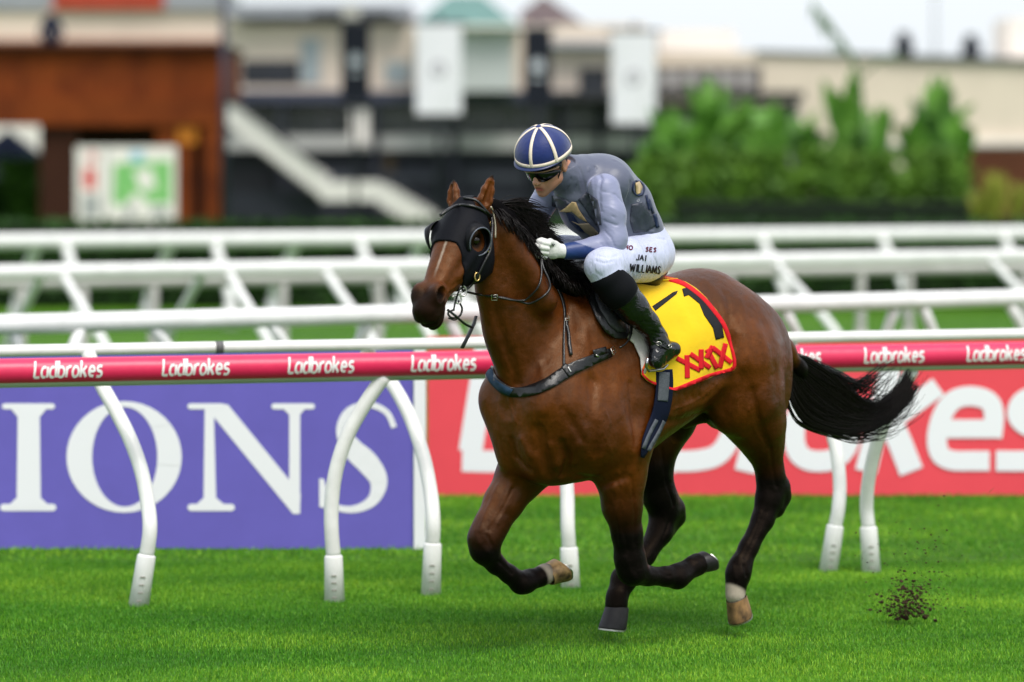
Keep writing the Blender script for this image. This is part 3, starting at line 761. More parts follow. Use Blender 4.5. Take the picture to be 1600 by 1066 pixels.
# staircase with white balustrade
Z = 116
st = empty('staircase', (PX(500, Z), Z, 0), 0, 'long outdoor staircase with white sides descending to the right', 'stairs')
stp = mat('stair_white', (.72, .69, .67), .7, .08, 2)
def flight(x0, y0, x1, y1, n):
    for i in range(n):
        xa = x0+(x1-x0)*i/n; xb = x0+(x1-x0)*(i+1)/n; ya = y0+(y1-y0)*(i+.5)/n
        blk1('step', xa-.1, xb+5, ya, ya+34, Z+.003*(i % 3), 2.4, stp, st)
flight(354, 160, 505, 276, 15); blk1('landing', 502, 592, 284, 314, Z, 2.4, stp, st); flight(592, 286, 692, 345, 10)
blk1('wall_under', 352, 500, 300, GZ(Z), Z+.8, .3, slate, st)
m_ = MB(); m_.tube([pix(352, 150, Z-.1), pix(500, 262, Z-.1), pix(590, 268, Z-.1), pix(690, 330, Z-.1)], .05, 6); m_.build('handrail', slate, st)
# tall thin pole
def pole(px, y0, Z, r, label, m=slate, name='pole', cat='pole', cross=None):
    e = empty(name, (PX(px, Z), Z, 0), 0, label, cat); mesh_obj('shaft', *tube([(PX(px, Z), Z, 0), (PX(px, Z), Z, PZ(y0, Z))], [r*1.2, r], 10), m, e)
    mesh_obj('base_plate', *tube([(PX(px, Z), Z, 0), (PX(px, Z), Z, .12)], r*2.4, 10), m, e)
    if cross: mesh_obj('crossarm', *tube([(PX(px-cross, Z), Z, PZ(y0+8, Z)), (PX(px+cross, Z), Z, PZ(y0+8, Z))], r*.8, 8), m, e)
    return e
pole(350, -60, 94, .09, 'dark lamp pole beside the right end of the rusty pavilion', mat('pole_dark', (.03, .03, .05), .5), 'lamp_pole')
pole(1461, -40, 150, .10, 'thin pale mast against the sky above the cream wall', mat('pole_grey', (.40, .42, .45), .5), 'mast')
# banners on poles
def banner(px0, px1, y0, y1, Z, m, label, mark):
    e = empty('banner', (PX((px0+px1)/2, Z), Z, 0), 0, label, 'banner', 'banners on tall poles')
    xm = PX((px0+px1)/2, Z); nx, nz = 8, 12; V = []
    for s_ in (0, .03):
        for j in range(nz+1):
            for i in range(nx+1):
                u = i/nx; v = j/nz; V.append((PX(px0+(px1-px0)*u, Z), Z+s_+.05*math.sin(u*6+v*3)*(v), PZ(y0+(y1-y0)*v, Z)))
    o_ = (nx+1)*(nz+1); F = []
    for j in range(nz):
        for i in range(nx):
            a = j*(nx+1)+i; F += [(a, a+nx+1, a+nx+2, a+1), (o_+a, o_+a+1, o_+a+nx+2, o_+a+nx+1)]
    mesh_obj('cloth', V, F, m, e)
    mesh_obj('pole', *tube([(xm, Z+.12, 0), (xm, Z+.12, PZ(y0-14, Z))], .06, 8), slate, e); mesh_obj('arm', *tube([(PX(px0-8, Z), Z+.03, PZ(y0, Z)), (PX(px1+8, Z), Z+.03, PZ(y0, Z))], .05, 8), slate, e)
    cx, cy = (px0+px1)/2, (y0+y1)/2; w_ = (px1-px0)
    pl = [[(cx+w_*.24*math.cos(a0), cy-4+w_*.24*math.sin(a0)) for a0 in np.linspace(0, 6.283, 13)[:-1]]]
    if mark == 'b': plate(pl, e, mat('emblem_pale', (.45, .47, .52), .6), Z-.07, 'emblem'); plate([[(cx-w_*.2, cy+14), (cx+w_*.2, cy+14), (cx+w_*.2, cy+19), (cx-w_*.2, cy+19)]], e, MATS['emblem_pale'], Z-.07, 'emblem')
    else:
        V_, F_ = strip(arc(cx, cy, w_*.14, w_*.14, 0, 360, 14), 3.5, 4); plate([[tuple(V_[i]) for i in f] for f in F_], e, mat('emblem_grey', (.35, .33, .36), .6), Z-.07, 'emblem')
bwh = mat('banner_white', (.74, .73, .78), .7, .04, 2); bbl = mat('banner_black', (.010, .012, .020), .6)
banner(533, 578, 38, 157, 98, bbl, 'left black banner with pale emblem on its pole', 'b'); banner(818, 862, 46, 166, 99, bbl, 'black banner between the two white banners', 'b')
banner(650, 721, 36, 178, 97, bwh, 'white banner left of the jockey with small grey ring', 'w'); banner(956, 1025, 49, 193, 98, bwh, 'white banner right of the jockey cap', 'w')
m_ = empty('speaker_cluster', (PX(548, 97), 97, PZ(34, 97)), 0, 'dark loudspeaker bar on top of the left black banner pole', 'loudspeaker'); blk1('bar', 488, 612, 18, 28, 97, .3, mat('metal_dark', (.06, .06, .07), .5), m_); blk1('horn', 534, 562, 8, 30, 96.8, .4, mat('metal_pale', (.4, .38, .36), .5), m_)
# right hand cream building
Z = 128
r_ = empty('low_building', (PX(1300, Z), Z, 0), 0, 'long low beige building with dark roof line behind the plants', 'building')
V = []
prof = [(985, 100), (1040, 82), (1140, 80), (1180, 80), (1380, 86), (2050, 104)]
mb = MB()
for (xa, ya), (xb, yb) in zip(prof[:-1], prof[1:]):
    V = [(PX(xa, Z), Z, 0), (PX(xb, Z), Z, 0), (PX(xb, Z), Z, PZ(yb, Z)), (PX(xa, Z), Z, PZ(ya, Z))]; V += [(x, Z+8, z) for x, y, z in V]
    mb.add(V, [(0, 1, 2, 3), (7, 6, 5, 4), (3, 2, 6, 7), (0, 3, 7, 4), (1, 5, 6, 2)])
mb.build('wall', cream, r_)
for (xa, ya), (xb, yb) in zip(prof[3:-1], prof[4:]):
    k_ = 7 if xa > 1300 else 2
    V = [(PX(xa, Z), Z-.2, PZ(ya+k_, Z)), (PX(xb, Z), Z-.2, PZ(yb+k_, Z)), (PX(xb, Z), Z-.2, PZ(yb-1, Z)), (PX(xa, Z), Z-.2, PZ(ya-1, Z))]; V += [(x, y+.6, z) for x, y, z in V]
    mesh_obj('gutter', V, [(0, 1, 2, 3), (7, 6, 5, 4), (3, 2, 6, 7), (0, 4, 5, 1)], mat('gutter_dark', (.07, .07, .08), .5), r_, smooth=False)
blk1('plinth', 1480, 2050, 232, GZ(Z), Z-.3, .3, mat('plinth_brown', (.10, .035, .018), .8, .2, 2), r_); blk1('string_course', 1380, 2050, 219, 227, Z-.35, .35, creamw, r_)
blk1('roof_box', 1032, 1150, 46, 80, Z+1, 4, creamw, r_); blk1('roof_box', 1575, 1700, 28, 100, Z+3, 4, creamw, r_)
for i, x in enumerate((1395, 1500)):
    blk1('vent_cowl', x+6, x+32, 62+4*i, 92, Z+.5, .7, slate, r_); blk1('vent_cap', x+10, x+26, 50+4*i, 64+4*i, Z+.6, .5, slate, r_)
Z = 119
c = empty('canopy', (PX(1060, Z), Z, 0), 0, 'dark flat canopy with shop windows under it right of the jockey', 'canopy')
blk1('roof', 868, 1256, 143, 156, Z, 3, mat('canopy_dark', (.035, .035, .04), .6), c); blk1('window_band', 1000, 1190, 104, 142, Z+2.6, .3, mat('shopfront', (.10, .085, .08), .4, .3, 1), c)
for i in range(6): blk1('pane', 1012+29*i, 1030+29*i, 112, 136, Z+2.5, .1, mat('pane_light', (.42, .40, .38), .4), c)
for x in (880, 1000, 1120, 1240): blk1('post', x, x+5, 156, GZ(Z), Z+.2, .15, slate, c)
blk1('wall', 868, 1250, 160, GZ(Z), Z+2.7, .3, greyc, c)
# ---- planting: banana leaved clumps in a dark planter
Z = 78
pt = empty('planter', (PX(1260, Z), Z, 0), 0, 'long dark planter under the tall broad leaved plants', 'planter')
blk1('trough', 1060, 1520, 322, GZ(Z-2), Z-2.0, 3.2, mat('planter_dark', (.020, .032, .018), .8, .3, 2), pt)
blk1('rim', 1055, 1524, 316, 322, Z-2.1, 3.4, mat('planter_rim', (.03, .04, .03), .7), pt)
leafm = mat('broad_leaf', (.15, .34, .045), .45, .5, 1.6, col2=(.05, .15, .018))
leafd = mat('broad_leaf_dark', (.06, .17, .028), .5, .5, 2)
stemm = mat('stem_green', (.10, .18, .04), .6)
def broadleaf(base, tip, wid, droop, rr):
    """one leaf blade folded along its rib"""
    b = Vector(base); t = Vector(tip); n = 7; V = []; d = (t-b); sdv = d.cross(Vector((rr.uniform(-.4, .4), 1, rr.uniform(-.3, .3)))).normalized()
    for i in range(n+1):
        u = i/n; p_ = b+d*u+Vector((0, 0, droop*math.sin(u*math.pi)*.6-droop*u*u)); w_ = wid*math.sin(math.pi*min(1, u*.92+.06))**.7*(1 if i % 2 else .86)
        V += [p_-sdv*w_+Vector((0, 0, w_*.25)), p_, p_+sdv*w_+Vector((0, 0, w_*.25))]
    F = [(i*3+j, i*3+j+1, i*3+4+j, i*3+3+j) for i in range(n) for j in (0, 1)]
    return V, F
def banana(px, ytop, spread, nl, label, seed, Zp=77.5, m=None, by=300):
    rr = random.Random(seed); e = empty('banana_plant', (PX(px, Zp), Zp, PZ(by, Zp)), 0, label, 'plant', 'broad leaved plants in the planter')
    zt = PZ(ytop, Zp); zb = PZ(by, Zp); x0 = PX(px, Zp); k = Zp/FPX
    mesh_obj('stem', *tube([(x0, Zp, zb-.3), (x0+rr.uniform(-.05, .05), Zp, zb+(zt-zb)*.45)], [.10, .05], 7), stemm, e)
    for i in range(int(nl*1.5)):
        a = rr.uniform(0, 6.283); s0 = zb+(zt-zb)*rr.uniform(.15, .5); reach = spread*k*rr.uniform(.3, 1)
        hgt = (zt-zb)*(rr.uniform(.45, 1.0) if i else 1.0)
        if i == 0: reach *= .3
        V, F = broadleaf((x0, Zp, s0), (x0+reach*math.cos(a), Zp+reach*math.sin(a), zb+hgt), rr.uniform(.10, .22), rr.uniform(0, .30), rr)
        mesh_obj('leaf', V, F, m or (leafm if rr.random() < .75 else leafd), e)
bl = [(1060, 160, 50, 9), (1105, 108, 60, 11), (1140, 122, 60, 11), (1175, 150, 60, 10), (1205, 142, 55, 10), (1250, 165, 50, 9), (1320, 108, 45, 9), (1335, 150, 60, 10), (1370, 160, 50, 8), (1430, 170, 45, 9), (1462, 112, 42, 10), (1475, 140, 50, 10), (1500, 175, 40, 8), (1020, 205, 45, 8)]
bn = ['left edge of the clump', 'below the dark canopy, second tall one', 'tallest in the left half of the clump', 'right of the tallest left one', 'in the middle with leaning leaves', 'low gap in the middle', 'under the tall bare stalk', 'thick one right of the bare stalk', 'short one left of the right gap', 'left of the tall right plant', 'tallest at the right end', 'behind the tallest right one', 'last short one at the right end', 'outermost low one at the left end']
for i, (x, yt, sp, nl) in enumerate(bl): banana(x, yt, sp, nl, 'broad leaved green plant, '+bn[i], 100+i, Zp=77.2+.45*(i % 4))
# bushy lower growth
for i, (x, w_, yt) in enumerate(((1040, 60, 235), (1120, 55, 225), (1200, 60, 228), (1290, 60, 222), (1370, 55, 230), (1465, 60, 225), (1010, 45, 255))):
    e = empty('shrub', (PX(x, 76), 76, 0), 0, 'bushy green shrub filling the planter, '+('left end', 'second from the left', 'third from the left', 'in the middle', 'right of the middle', 'right end', 'outermost low one beside the jockey')[i], 'shrub', 'shrubs under the tall plants')
    V, F = leafy('', np.array([[PX(x-w_, 76), 76.2, PZ(338, 76), PX(x+w_, 76), 78.4, PZ(yt+40, 76)], [PX(x-w_*.6, 76), 76.4, PZ(290, 76), PX(x+w_*.6, 76), 78.2, PZ(yt+8, 76)]]), 3000, .11, None, 60+i, None, None)
    mesh_obj('leaves', V, F, mat('shrub_leaf', (.17, .33, .03), .55, .6, 1.1, col2=(.035, .10, .010)), e, smooth=False)['kind'] = 'stuff'
for i, (x, yt) in enumerate(((1555, 262), (1590, 280), (1530, 290))):
    e = empty('shrub', (PX(x, 74), 74, 0), 0, ('tallest yellow green spiky shrub right of the planter', 'yellow green shrub at the right edge of the picture', 'small yellow green shrub at the planter corner')[i], 'shrub')
    rr = random.Random(300+i); mb = MB(); x0 = PX(x, 74)
    for j in range(60):
        a = rr.uniform(0, 6.28); V, F = broadleaf((x0, 74, PZ(352, 74)), (x0+.35*math.cos(a)*rr.random(), 74+.35*math.sin(a), PZ(yt+rr.uniform(0, 40), 74)), .03, .02, rr); mb.add(V, F)
    mb.build('leaves', mat('leaf_yellow', (.30, .32, .05), .6, .4, 2), e)
# tall bare stalk leaning left
e = empty('bare_stalk', (PX(1350, 77), 77, PZ(250, 77)), 0, 'tall thin stalk leaning left above the plants against the sky', 'plant')
pts = [pix(1350, 230, 77), pix(1343, 130, 77), pix(1325, 80, 77), pix(1300, 45, 77), pix(1268, 6, 77)]
mesh_obj('stalk', *tube([tuple(v) for v in spline([tuple(p_) for p_ in pts], 5)], .045, 8), leafd, e)
rr = random.Random(9); mb = MB()
for j in range(26):
    u = rr.uniform(.35, 1); q_ = pts[1].lerp(pts[4], u); V, F = broadleaf(q_, q_+Vector((rr.uniform(-.12, .25), rr.uniform(-.1, .1), rr.uniform(-.25, .05))), .035, .05, rr); mb.add(V, F)
mb.build('leaflets', leafd, e)
V, F = tube([tuple(pix(1345, 120, 77)), tuple(pix(1375, 95, 77)), tuple(pix(1410, 85, 77))], .035, 6); mesh_obj('branch', V, F, leafd, e)
# ================================================================== the horse
H = Field((-1.15, -.42, .02), (1.36, .44, 2.12), .006)
X3, Y3, Z3 = np.eye(3)
# trunk: s, top, bottom, half width, narrowing towards the top
H.loft((0, 0, 0), X3, Z3, Y3, [
 (-.88, 1.34, 1.22, .05, 0), (-.85, 1.40, 1.13, .12, .1), (-.78, 1.46, 1.09, .18, .2), (-.69, 1.555, 1.07, .235, .25), (-.57, 1.64, 1.08, .27, .22), (-.44, 1.662, 1.06, .285, .18),
 (-.3, 1.64, .985, .295, .1), (-.1, 1.60, .89, .31, .05), (.1, 1.61, .79, .30, .12), (.3, 1.635, .75, .265, .35), (.42, 1.60, .745, .25, .38),
 (.50, 1.50, .765, .225, .25), (.585, 1.41, .81, .200, .12), (.645, 1.33, .87, .155, 0), (.685, 1.24, .95, .10, 0), (.705, 1.15, 1.03, .05, 0)], 0, 2.15)
# neck
NK = [(P(764, 345, .03), .10), (P(780, 385, .02), .135), (P(800, 440, .01), .178), (P(821, 500, 0), .212), (P(848, 560, 0), .25)]
H.chain(NK, .05, .56)
for sg in (-1, 1):
    sh = .02 if sg > 0 else 0
    # shoulder blade, point of shoulder, upper arm
    H.cone((.34, sg*.17, 1.42), (.58, sg*.155, 1.12), .09, .12, .08, .7)
    H.cone((.58, sg*.15, 1.10), (.36, sg*.19, .95), .11, .12, .08, .8)
    H.ell((.42, sg*.19, 1.02), (.17, .09, .15), None, .07)                 # triceps
    H.ell((.59, sg*.085, .97), (.10, .095, .16), None, .08)                  # breast
    H.ell((.53, sg*.075, .85), (.12, .080, .095), None, .07)
    H.ell((-.56, sg*.15, 1.34), (.23, .14, .20), None, .10)                # croup
    H.ell((-.725, sg*.14, 1.17), (.15, .105, .26), None, .10)                # buttock
H.ell((.25, 0, 1.59), (.17, .045, .055), None, .05)
# neck muscle
H.cone(P(790, 360, .09), P(850, 470, .14), .04, .06, .06)
def leg(rows, k=.03, ls=1.):
    H.chain([(P(x, y, l), rp(x, y, l, r)) for x, y, l, r in rows], k, ls)
# right fore (reaching, folded under)
leg([(845, 700, -.12, 50), (812, 746, -.135, 36), (787, 785, -.14, 29), (768, 820, -.14, 25), (757, 842, -.14, 24), (757, 860, -.14, 22)], .04)
leg([(757, 860, -.14, 21), (775, 882, -.14, 15), (795, 897, -.14, 14), (814, 911, -.14, 17), (822, 911, -.14, 17)], .02)
leg([(820, 910, -.14, 16), (842, 902, -.14, 15), (852, 897, -.14, 17)], .015)
leg([(775, 838, -.14, 9), (770, 850, -.14, 9)], .02)
leg([(823, 898, -.14, 7), (829, 893, -.14, 5)], .02)
# left fore
leg([(968, 690, .17, 54), (970, 745, .17, 37), (972, 790, .165, 29.5), (980, 835, .16, 22), (984, 872, .15, 22), (988, 890, .15, 24)], .04)
leg([(988, 893, .15, 22), (1012, 900, .15, 15), (1040, 901, .15, 15), (1058, 901, .15, 19), (1068, 896, .15, 17)], .02)
leg([(1066, 895, .15, 16), (1082, 886, .15, 16), (1090, 882, .15, 18)], .015)
# left hind
leg([(1145, 560, .15, 76), (1162, 620, .18, 60), (1182, 662, .19, 43), (1193, 695, .18, 29), (1203, 735, .17, 19), (1210, 765, .165, 21)], .05)
leg([(1204, 738, .17, 14), (1217, 760, .165, 16), (1222, 776, .165, 13), (1212, 795, .165, 15)], .025)
leg([(1200, 752, .165, 18), (1201, 780, .165, 20), (1192, 812, .16, 17), (1170, 855, .155, 14.5), (1157, 884, .15, 17), (1153, 897, .15, 18.5), (1150, 915, .15, 14.5), (1149, 930, .15, 16)], .025)
leg([(1163, 903, .15, 9), (1162, 912, .15, 6)], .02)
H.ell(P(1140, 632, .19), (.10, .075, .12), None, .06)                       # stifle
# right hind
leg([(1052, 600, -.16, 58), (1038, 650, -.17, 48), (1024, 690, -.17, 36), (1021, 735, -.165, 27), (1030, 775, -.16, 24), (1042, 798, -.16, 24)], .05)
leg([(1040, 770, -.16, 14), (1053, 795, -.16, 16), (1058, 809, -.16, 12), (1044, 826, -.16, 14)], .025)
leg([(1036, 800, -.16, 22), (1031, 832, -.155, 19), (1008, 868, -.15, 15.5), (985, 893, -.14, 17), (975, 905, -.14, 19.5), (964, 932, -.13, 15.5), (963, 946, -.13, 18)], .025)
# tail dock
H.chain([(P(1205, 520, .0), .06), (P(1225, 548, .0), .045), (P(1248, 575, .0), .03), (P(1275, 602, .0), .016)], .05)
# groin and sheath
H.cone((-.42, .05, 1.02), (-.32, .04, .975), .05, .03, .05)

H.blur(3)
# ---- muscle relief
def rg(pts, amp, w): H.ridge([P(*q) for q in pts], amp, w)
def rs(pts, amp, w):                   # relief given on the visible left side, snapped close to the surface
    H.ridge([snap(q) for q in pts], amp, w)
def snap(q):
    d = raydir(q[0], q[1]); d = d/np.linalg.norm(d)
    t = np.linspace(12.5, 17.5, 1600); pts = CAML+d*t[:, None]
    ins = ((pts > H.lo+H.h) & (pts < H.lo+H.h*(H.n-2))).all(1)
    v = np.where(ins, H.sample(pts), 1); i = np.argmax(v < 0)
    if not (v < 0).any(): i = np.argmin(v)
    return pts[i]
# chest: middle groove, the folds above the legs
rs([(842, 670), (848, 702), (858, 742)], -.016, .022)
rs([(800, 688), (806, 712), (826, 735)], -.018, .016)
rs([(816, 688), (830, 712)], .012, .020)
rs([(878, 692), (888, 716), (880, 742)], -.015, .015)
rs([(904, 696), (894, 722)], .012, .020)
rs([(862, 696), (870, 726)], .012, .018)
rs([(905, 745), (940, 758), (975, 745)], -.012, .02)
rs([(928, 600), (922, 655), (930, 705)], -.010, .03)
rs([(962, 590), (970, 650), (985, 700)], .010, .035)
rs([(868, 590), (850, 640)], .008, .03)
# neck: jugular groove, crest muscles
rs([(770, 470), (790, 540), (808, 600)], -.010, .02)
rs([(815, 450), (832, 520), (850, 560)], -.005, .03)
rs([(835, 510), (842, 560), (850, 600)], .005, .02)
rs([(905, 470), (925, 530), (925, 590)], -.006, .02)
# forearms
rs([(800, 765), (785, 795), (765, 828)], -.007, .008)
rs([(958, 770), (972, 820), (980, 860)], -.004, .01)
# loin, flank, thigh
rs([(1100, 600), (1128, 570), (1140, 530)], -.010, .03)
rs([(1165, 590), (1175, 640), (1190, 690)], -.005, .03)
rs([(1195, 510), (1210, 560), (1214, 620)], -.006, .035)
rs([(1155, 470), (1165, 520), (1162, 570)], .005, .03)
rs([(1132, 460), (1140, 500), (1142, 540)], -.006, .02)
rs([(1070, 640), (1100, 628), (1130, 600)], .008, .03)
rs([(1035, 660), (1070, 655), (1105, 640)], -.006, .018)
for i in range(7):
    rs([(1036+11*i, 612+1*i), (1030+13*i, 660-3*i)], -.003, .010)
rs([(900, 480), (912, 540), (905, 600), (890, 640)], .009, .035)
rs([(880, 640), (900, 670), (912, 690)], -.007, .018)
rs([(985, 600), (990, 660), (992, 700)], -.008, .016)
rs([(1150, 600), (1145, 640), (1160, 680)], .008, .025)
rs([(1175, 610), (1186, 660), (1200, 700)], -.009, .018)
rs([(1120, 500), (1128, 540), (1122, 580)], -.010, .03)
rs([(1100, 440), (1130, 470), (1150, 520)], .006, .035)
# knees, tendons and bones of the legs
rs([(1203, 700), (1208, 735), (1213, 760)], -.008, .007); rs([(1196, 800), (1182, 835), (1164, 872)], -.006, .006); rs([(1188, 800), (1172, 838), (1154, 870)], .003, .007)
rs([(1033, 700), (1040, 750), (1052, 790)], -.007, .007); rs([(1046, 815), (1032, 850), (1016, 876)], -.005, .006)
rs([(742, 830), (748, 848), (762, 862)], .006, .012); rs([(762, 838), (768, 852)], -.008, .008); rs([(780, 878), (800, 896)], -.006, .006)
rs([(778, 760), (762, 800), (750, 828)], .006, .014); rs([(800, 748), (790, 785), (774, 815)], .006, .016)
rs([(960, 760), (966, 810), (972, 850)], .006, .014); rs([(985, 745), (992, 800), (992, 850)], -.006, .008)
rs([(978, 872), (984, 892), (994, 905)], .005, .010); rs([(1010, 900), (1048, 900)], -.005, .005); rs([(1146, 886), (1150, 905)], .004, .008)
rs([(1162, 884), (1166, 900)], -.006, .007)
# veins on the shoulder, chest and belly
for v_ in (([(945, 640), (952, 660), (946, 685), (955, 708)]), ([(1050, 640), (1075, 632), (1100, 618), (1120, 600)]), ([(790, 560), (800, 590), (796, 630), (806, 660)]), ([(965, 735), (972, 765), (968, 800), (975, 830)]), ([(1170, 640), (1178, 670), (1190, 690)])):
    rs(v_, .0045, .0055)

# ---- head: own frame, turned a little towards the camera
HY2 = R(16); PIT = R(52)
Fh = np.array([math.cos(HY2), math.sin(HY2), 0]); Lh = np.array([-math.sin(HY2), math.cos(HY2), 0])
hA = math.cos(PIT)*Fh-math.sin(PIT)*Z3; hN = math.sin(PIT)*Fh+math.cos(PIT)*Z3
hO = P(726, 308, .04)
HSC = .985
def hp(a, n, w): return hO+(hA*a+hN*n+Lh*w*1.08)*HSC
HB = np.array([hA, hN, Lh])
H.loft(hO, hA, hN, Lh, [[q*HSC for q in row[:3]]+[row[3]*HSC*1.08, row[4]] for row in [
 (-.035, -.04, -.10, .03, 0), (0, -.006, -.15, .062, 0), (.06, .004, -.21, .080, -.05), (.12, .012, -.255, .094, 0), (.19, .016, -.275, .100, .05), (.25, .012, -.26, .092, .0),
 (.31, .006, -.215, .076, -.05), (.38, .0, -.165, .062, -.1), (.44, -.004, -.135, .053, -.1), (.50, .002, -.126, .057, 0), (.545, .000, -.132, .061, .05), (.58, -.012, -.132, .057, 0), (.603, -.034, -.122, .044, 0), (.615, -.06, -.10, .02, 0)]], .03, 2.3)
for sg in (-1, 1):
    H.ell(hp(.19, -.165, sg*.052), (.11, .095, .035), HB, .03)            # cheek
    H.ell(hp(.16, -.04, sg*.085), (.045, .022, .022), HB, .03)            # brow
    H.cone(hp(.24, -.085, sg*.084), hp(.36, -.09, sg*.062), .012, .008, .02)   # facial crest
    H.ell(hp(.495, -.028, sg*.040), (.052, .038, .031), HB, .02)          # nostril wing
    H.ridge([hp(.492+.036*math.cos(t_), -.026+.028*math.sin(t_), sg*.056) for t_ in np.linspace(0, 6.283, 11)], .006, .010); H.ell(hp(.495, -.026, sg*.066), (.035, .026, .042), HB, .006, neg=True); H.ridge([hp(.44, -.03, sg*.056), hp(.43, -.055, sg*.058), hp(.46, -.075, sg*.056)], -.006, .012)
    H.ell(hp(.185, -.06, sg*.108), (.024, .019, .022), HB, .008, neg=True) # eye socket
    H.ridge([hp(.612, -.092, sg*.02), hp(.590, -.096, sg*.046), hp(.53, -.102, sg*.056), hp(.47, -.103, sg*.055), hp(.445, -.095, sg*.055)], -.017, .009); H.ridge([hp(.56, -.065, sg*.05), hp(.60, -.05, sg*.03)], -.004, .014)  # mouth
    H.ridge([hp(.30, -.06, sg*.07), hp(.42, -.05, sg*.055)], -.005, .018)
    H.ridge([hp(.27, -.12, sg*.07), hp(.36, -.12, sg*.06), hp(.45, -.08, sg*.055)], .004, .008)
H.ell(hp(.550, -.140, 0), (.048, .026, .036), HB, .012)                    # lower lip
H.ell(hp(.50, -.135, 0), (.035, .02, .028), HB, .02)
H.ridge([hp(.60, -.096, -.03), hp(.615, -.094, 0), hp(.60, -.096, .03)], -.016, .010); H.ridge([hp(.50, .0, 0), hp(.60, -.05, 0)], -.006, .014)
# ears
def ear(b, t, side, ax):
    b = np.array(b); t = np.array(t); d = t-b; L = np.linalg.norm(d); d /= L
    o = np.array(ax, float); o -= d*(o@d); o /= np.linalg.norm(o); w = np.cross(d, o)
    for u0, u1, r0, r1 in ((0, .25, .024, .031), (.25, .55, .031, .027), (.55, .8, .027, .016), (.8, 1., .016, .004)):
        pa = b+d*L*u0; pb = b+d*L*u1
        H.cone(pa-w*r0*.45, pb-w*r1*.45, r0*.62, r1*.62, .012); H.cone(pa+w*r0*.45, pb+w*r1*.45, r0*.62, r1*.62, .012)
    H.cone(b+d*L*.22+o*.020, b+d*L*.78+o*.012, .017, .007, .006, neg=True)
ear(P(754, 326, .09), P(769, 274, .11), 1, Fh*.55+Lh*.8)
ear(P(709, 322, -.03), P(709, 282, -.05), -1, Fh*.9-Lh*.3)

hV, hQ = H.mesh(); hV, hQ = biggest(hV, hQ)
print('horse mesh', len(hV), time.time()-T0)
HS = Surf(hV, hQ)

horse = frame_root('horse', (0, 0, 0), label='bay racehorse with black mane and legs galloping towards the left', cat='horse')
# coat map: 0 bay, 1 black points
def seg_t(V, a, b):
    a = np.array(a); b = np.array(b); ab = b-a; t = np.clip((V-a)@ab/(ab@ab), 0, 1); return np.linalg.norm(V-a-t[:, None]*ab, axis=1)
z = hV[:, 2]; s_ = hV[:, 0]
blk = np.clip((.74-z)/.22, 0, 1)
rf = (hV[:, 0] > .45) & (hV[:, 1] < 0) & (z < .8); blk = np.where(rf, np.clip((.665-z)/.20, 0, 1), blk)
lh = (s_ < -.3) & (hV[:, 1] > 0); blk = np.where(lh, np.clip((.90-z)/.20, 0, 1), blk)
rh = (s_ < .1) & (hV[:, 1] < -.05); blk = np.where(rh & (z < 1.1), np.clip((1.02-z)/.25, 0, 1), blk)
ha = (hV-hO)@hA/HSC; hn = (hV-hO)@hN/HSC; hw = (hV-hO)@Lh/HSC/1.08
ish = (s_ > .80) & (z > 1.35) & (ha > -.1)
mz = np.clip((ha-.44)/.07, 0, 1)*ish; blk = np.maximum(blk*(~ish), mz*.93)
eye_d = np.minimum(np.linalg.norm(hV-hp(.185, -.06, .09), axis=1), np.linalg.norm(hV-hp(.185, -.06, -.09), axis=1))
blk = np.maximum(blk, np.clip((.045-eye_d)/.015, 0, 1)*.9)
earm = (z > 2.0) | (ish & (ha < -.02) & (np.abs(hw) > .05)); 
tipd = np.minimum(np.linalg.norm(hV-P(769, 274, .11), axis=1), np.linalg.norm(hV-P(709, 282, -.05), axis=1))
blk = np.maximum(blk, np.clip((.03-tipd)/.02, 0, 1))
dock = np.linalg.norm((hV-P(1262, 585, 0)), axis=1); blk = np.maximum(blk, np.clip((.15-dock)/.04, 0, 1))
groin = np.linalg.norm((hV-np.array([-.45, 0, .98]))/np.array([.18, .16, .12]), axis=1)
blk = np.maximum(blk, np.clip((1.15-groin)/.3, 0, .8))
wht = np.zeros(len(hV))
sw = hw+.008*np.sin(ha*40)
wht = np.maximum(wht, np.clip((.0065-np.abs(hw-.010))/.006, 0, .55)*np.clip((ha-.22)/.03, 0, 1)*np.clip((.43-ha)/.08, 0, 1)*(hn > -.03)*ish)
# white socks on right fore and left hind pasterns
q = P(850, 898, -.14); wht = np.maximum(wht, np.clip((.052-np.linalg.norm(hV-q, axis=1))/.008, 0, 1))
q = P(1147, 928, .15); wht = np.maximum(wht, np.clip((.056-np.linalg.norm((hV-q)*[1, 1, .8], axis=1))/.008, 0, 1))
hm = bpy.data.materials.new('bay_coat'); hm.use_nodes = True; n = hm.node_tree; b = n.nodes['Principled BSDF']
def N(t, **kw):
    x = n.nodes.new(t)
    for k_, v_ in kw.items(): setattr(x, k_, v_)
    return x
tc = N('ShaderNodeTexCoord')
nz = N('ShaderNodeTexNoise'); nz.inputs['Scale'].default_value = 2.4; nz.inputs['Detail'].default_value = 7
n.links.new(tc.outputs['Object'], nz.inputs[0])
cr = N('ShaderNodeValToRGB'); cr.color_ramp.elements[0].position = .3; cr.color_ramp.elements[1].position = .72
cr.color_ramp.elements[0].color = (.038, .0085, .0011, 1); cr.color_ramp.elements[1].color = (.128, .0325, .0030, 1)
n.links.new(nz.outputs[0], cr.inputs[0])
fb = N('ShaderNodeAttribute', attribute_name='black'); fw = N('ShaderNodeAttribute', attribute_name='white')
m1 = N('ShaderNodeMix', data_type='RGBA'); m1.inputs[7].default_value = (.0030, .0022, .0026, 1)
m2 = N('ShaderNodeMix', data_type='RGBA'); m2.inputs[7].default_value = (.42, .36, .29, 1)
n.links.new(fb.outputs['Fac'], m1.inputs[0]); n.links.new(cr.outputs[0], m1.inputs[6])
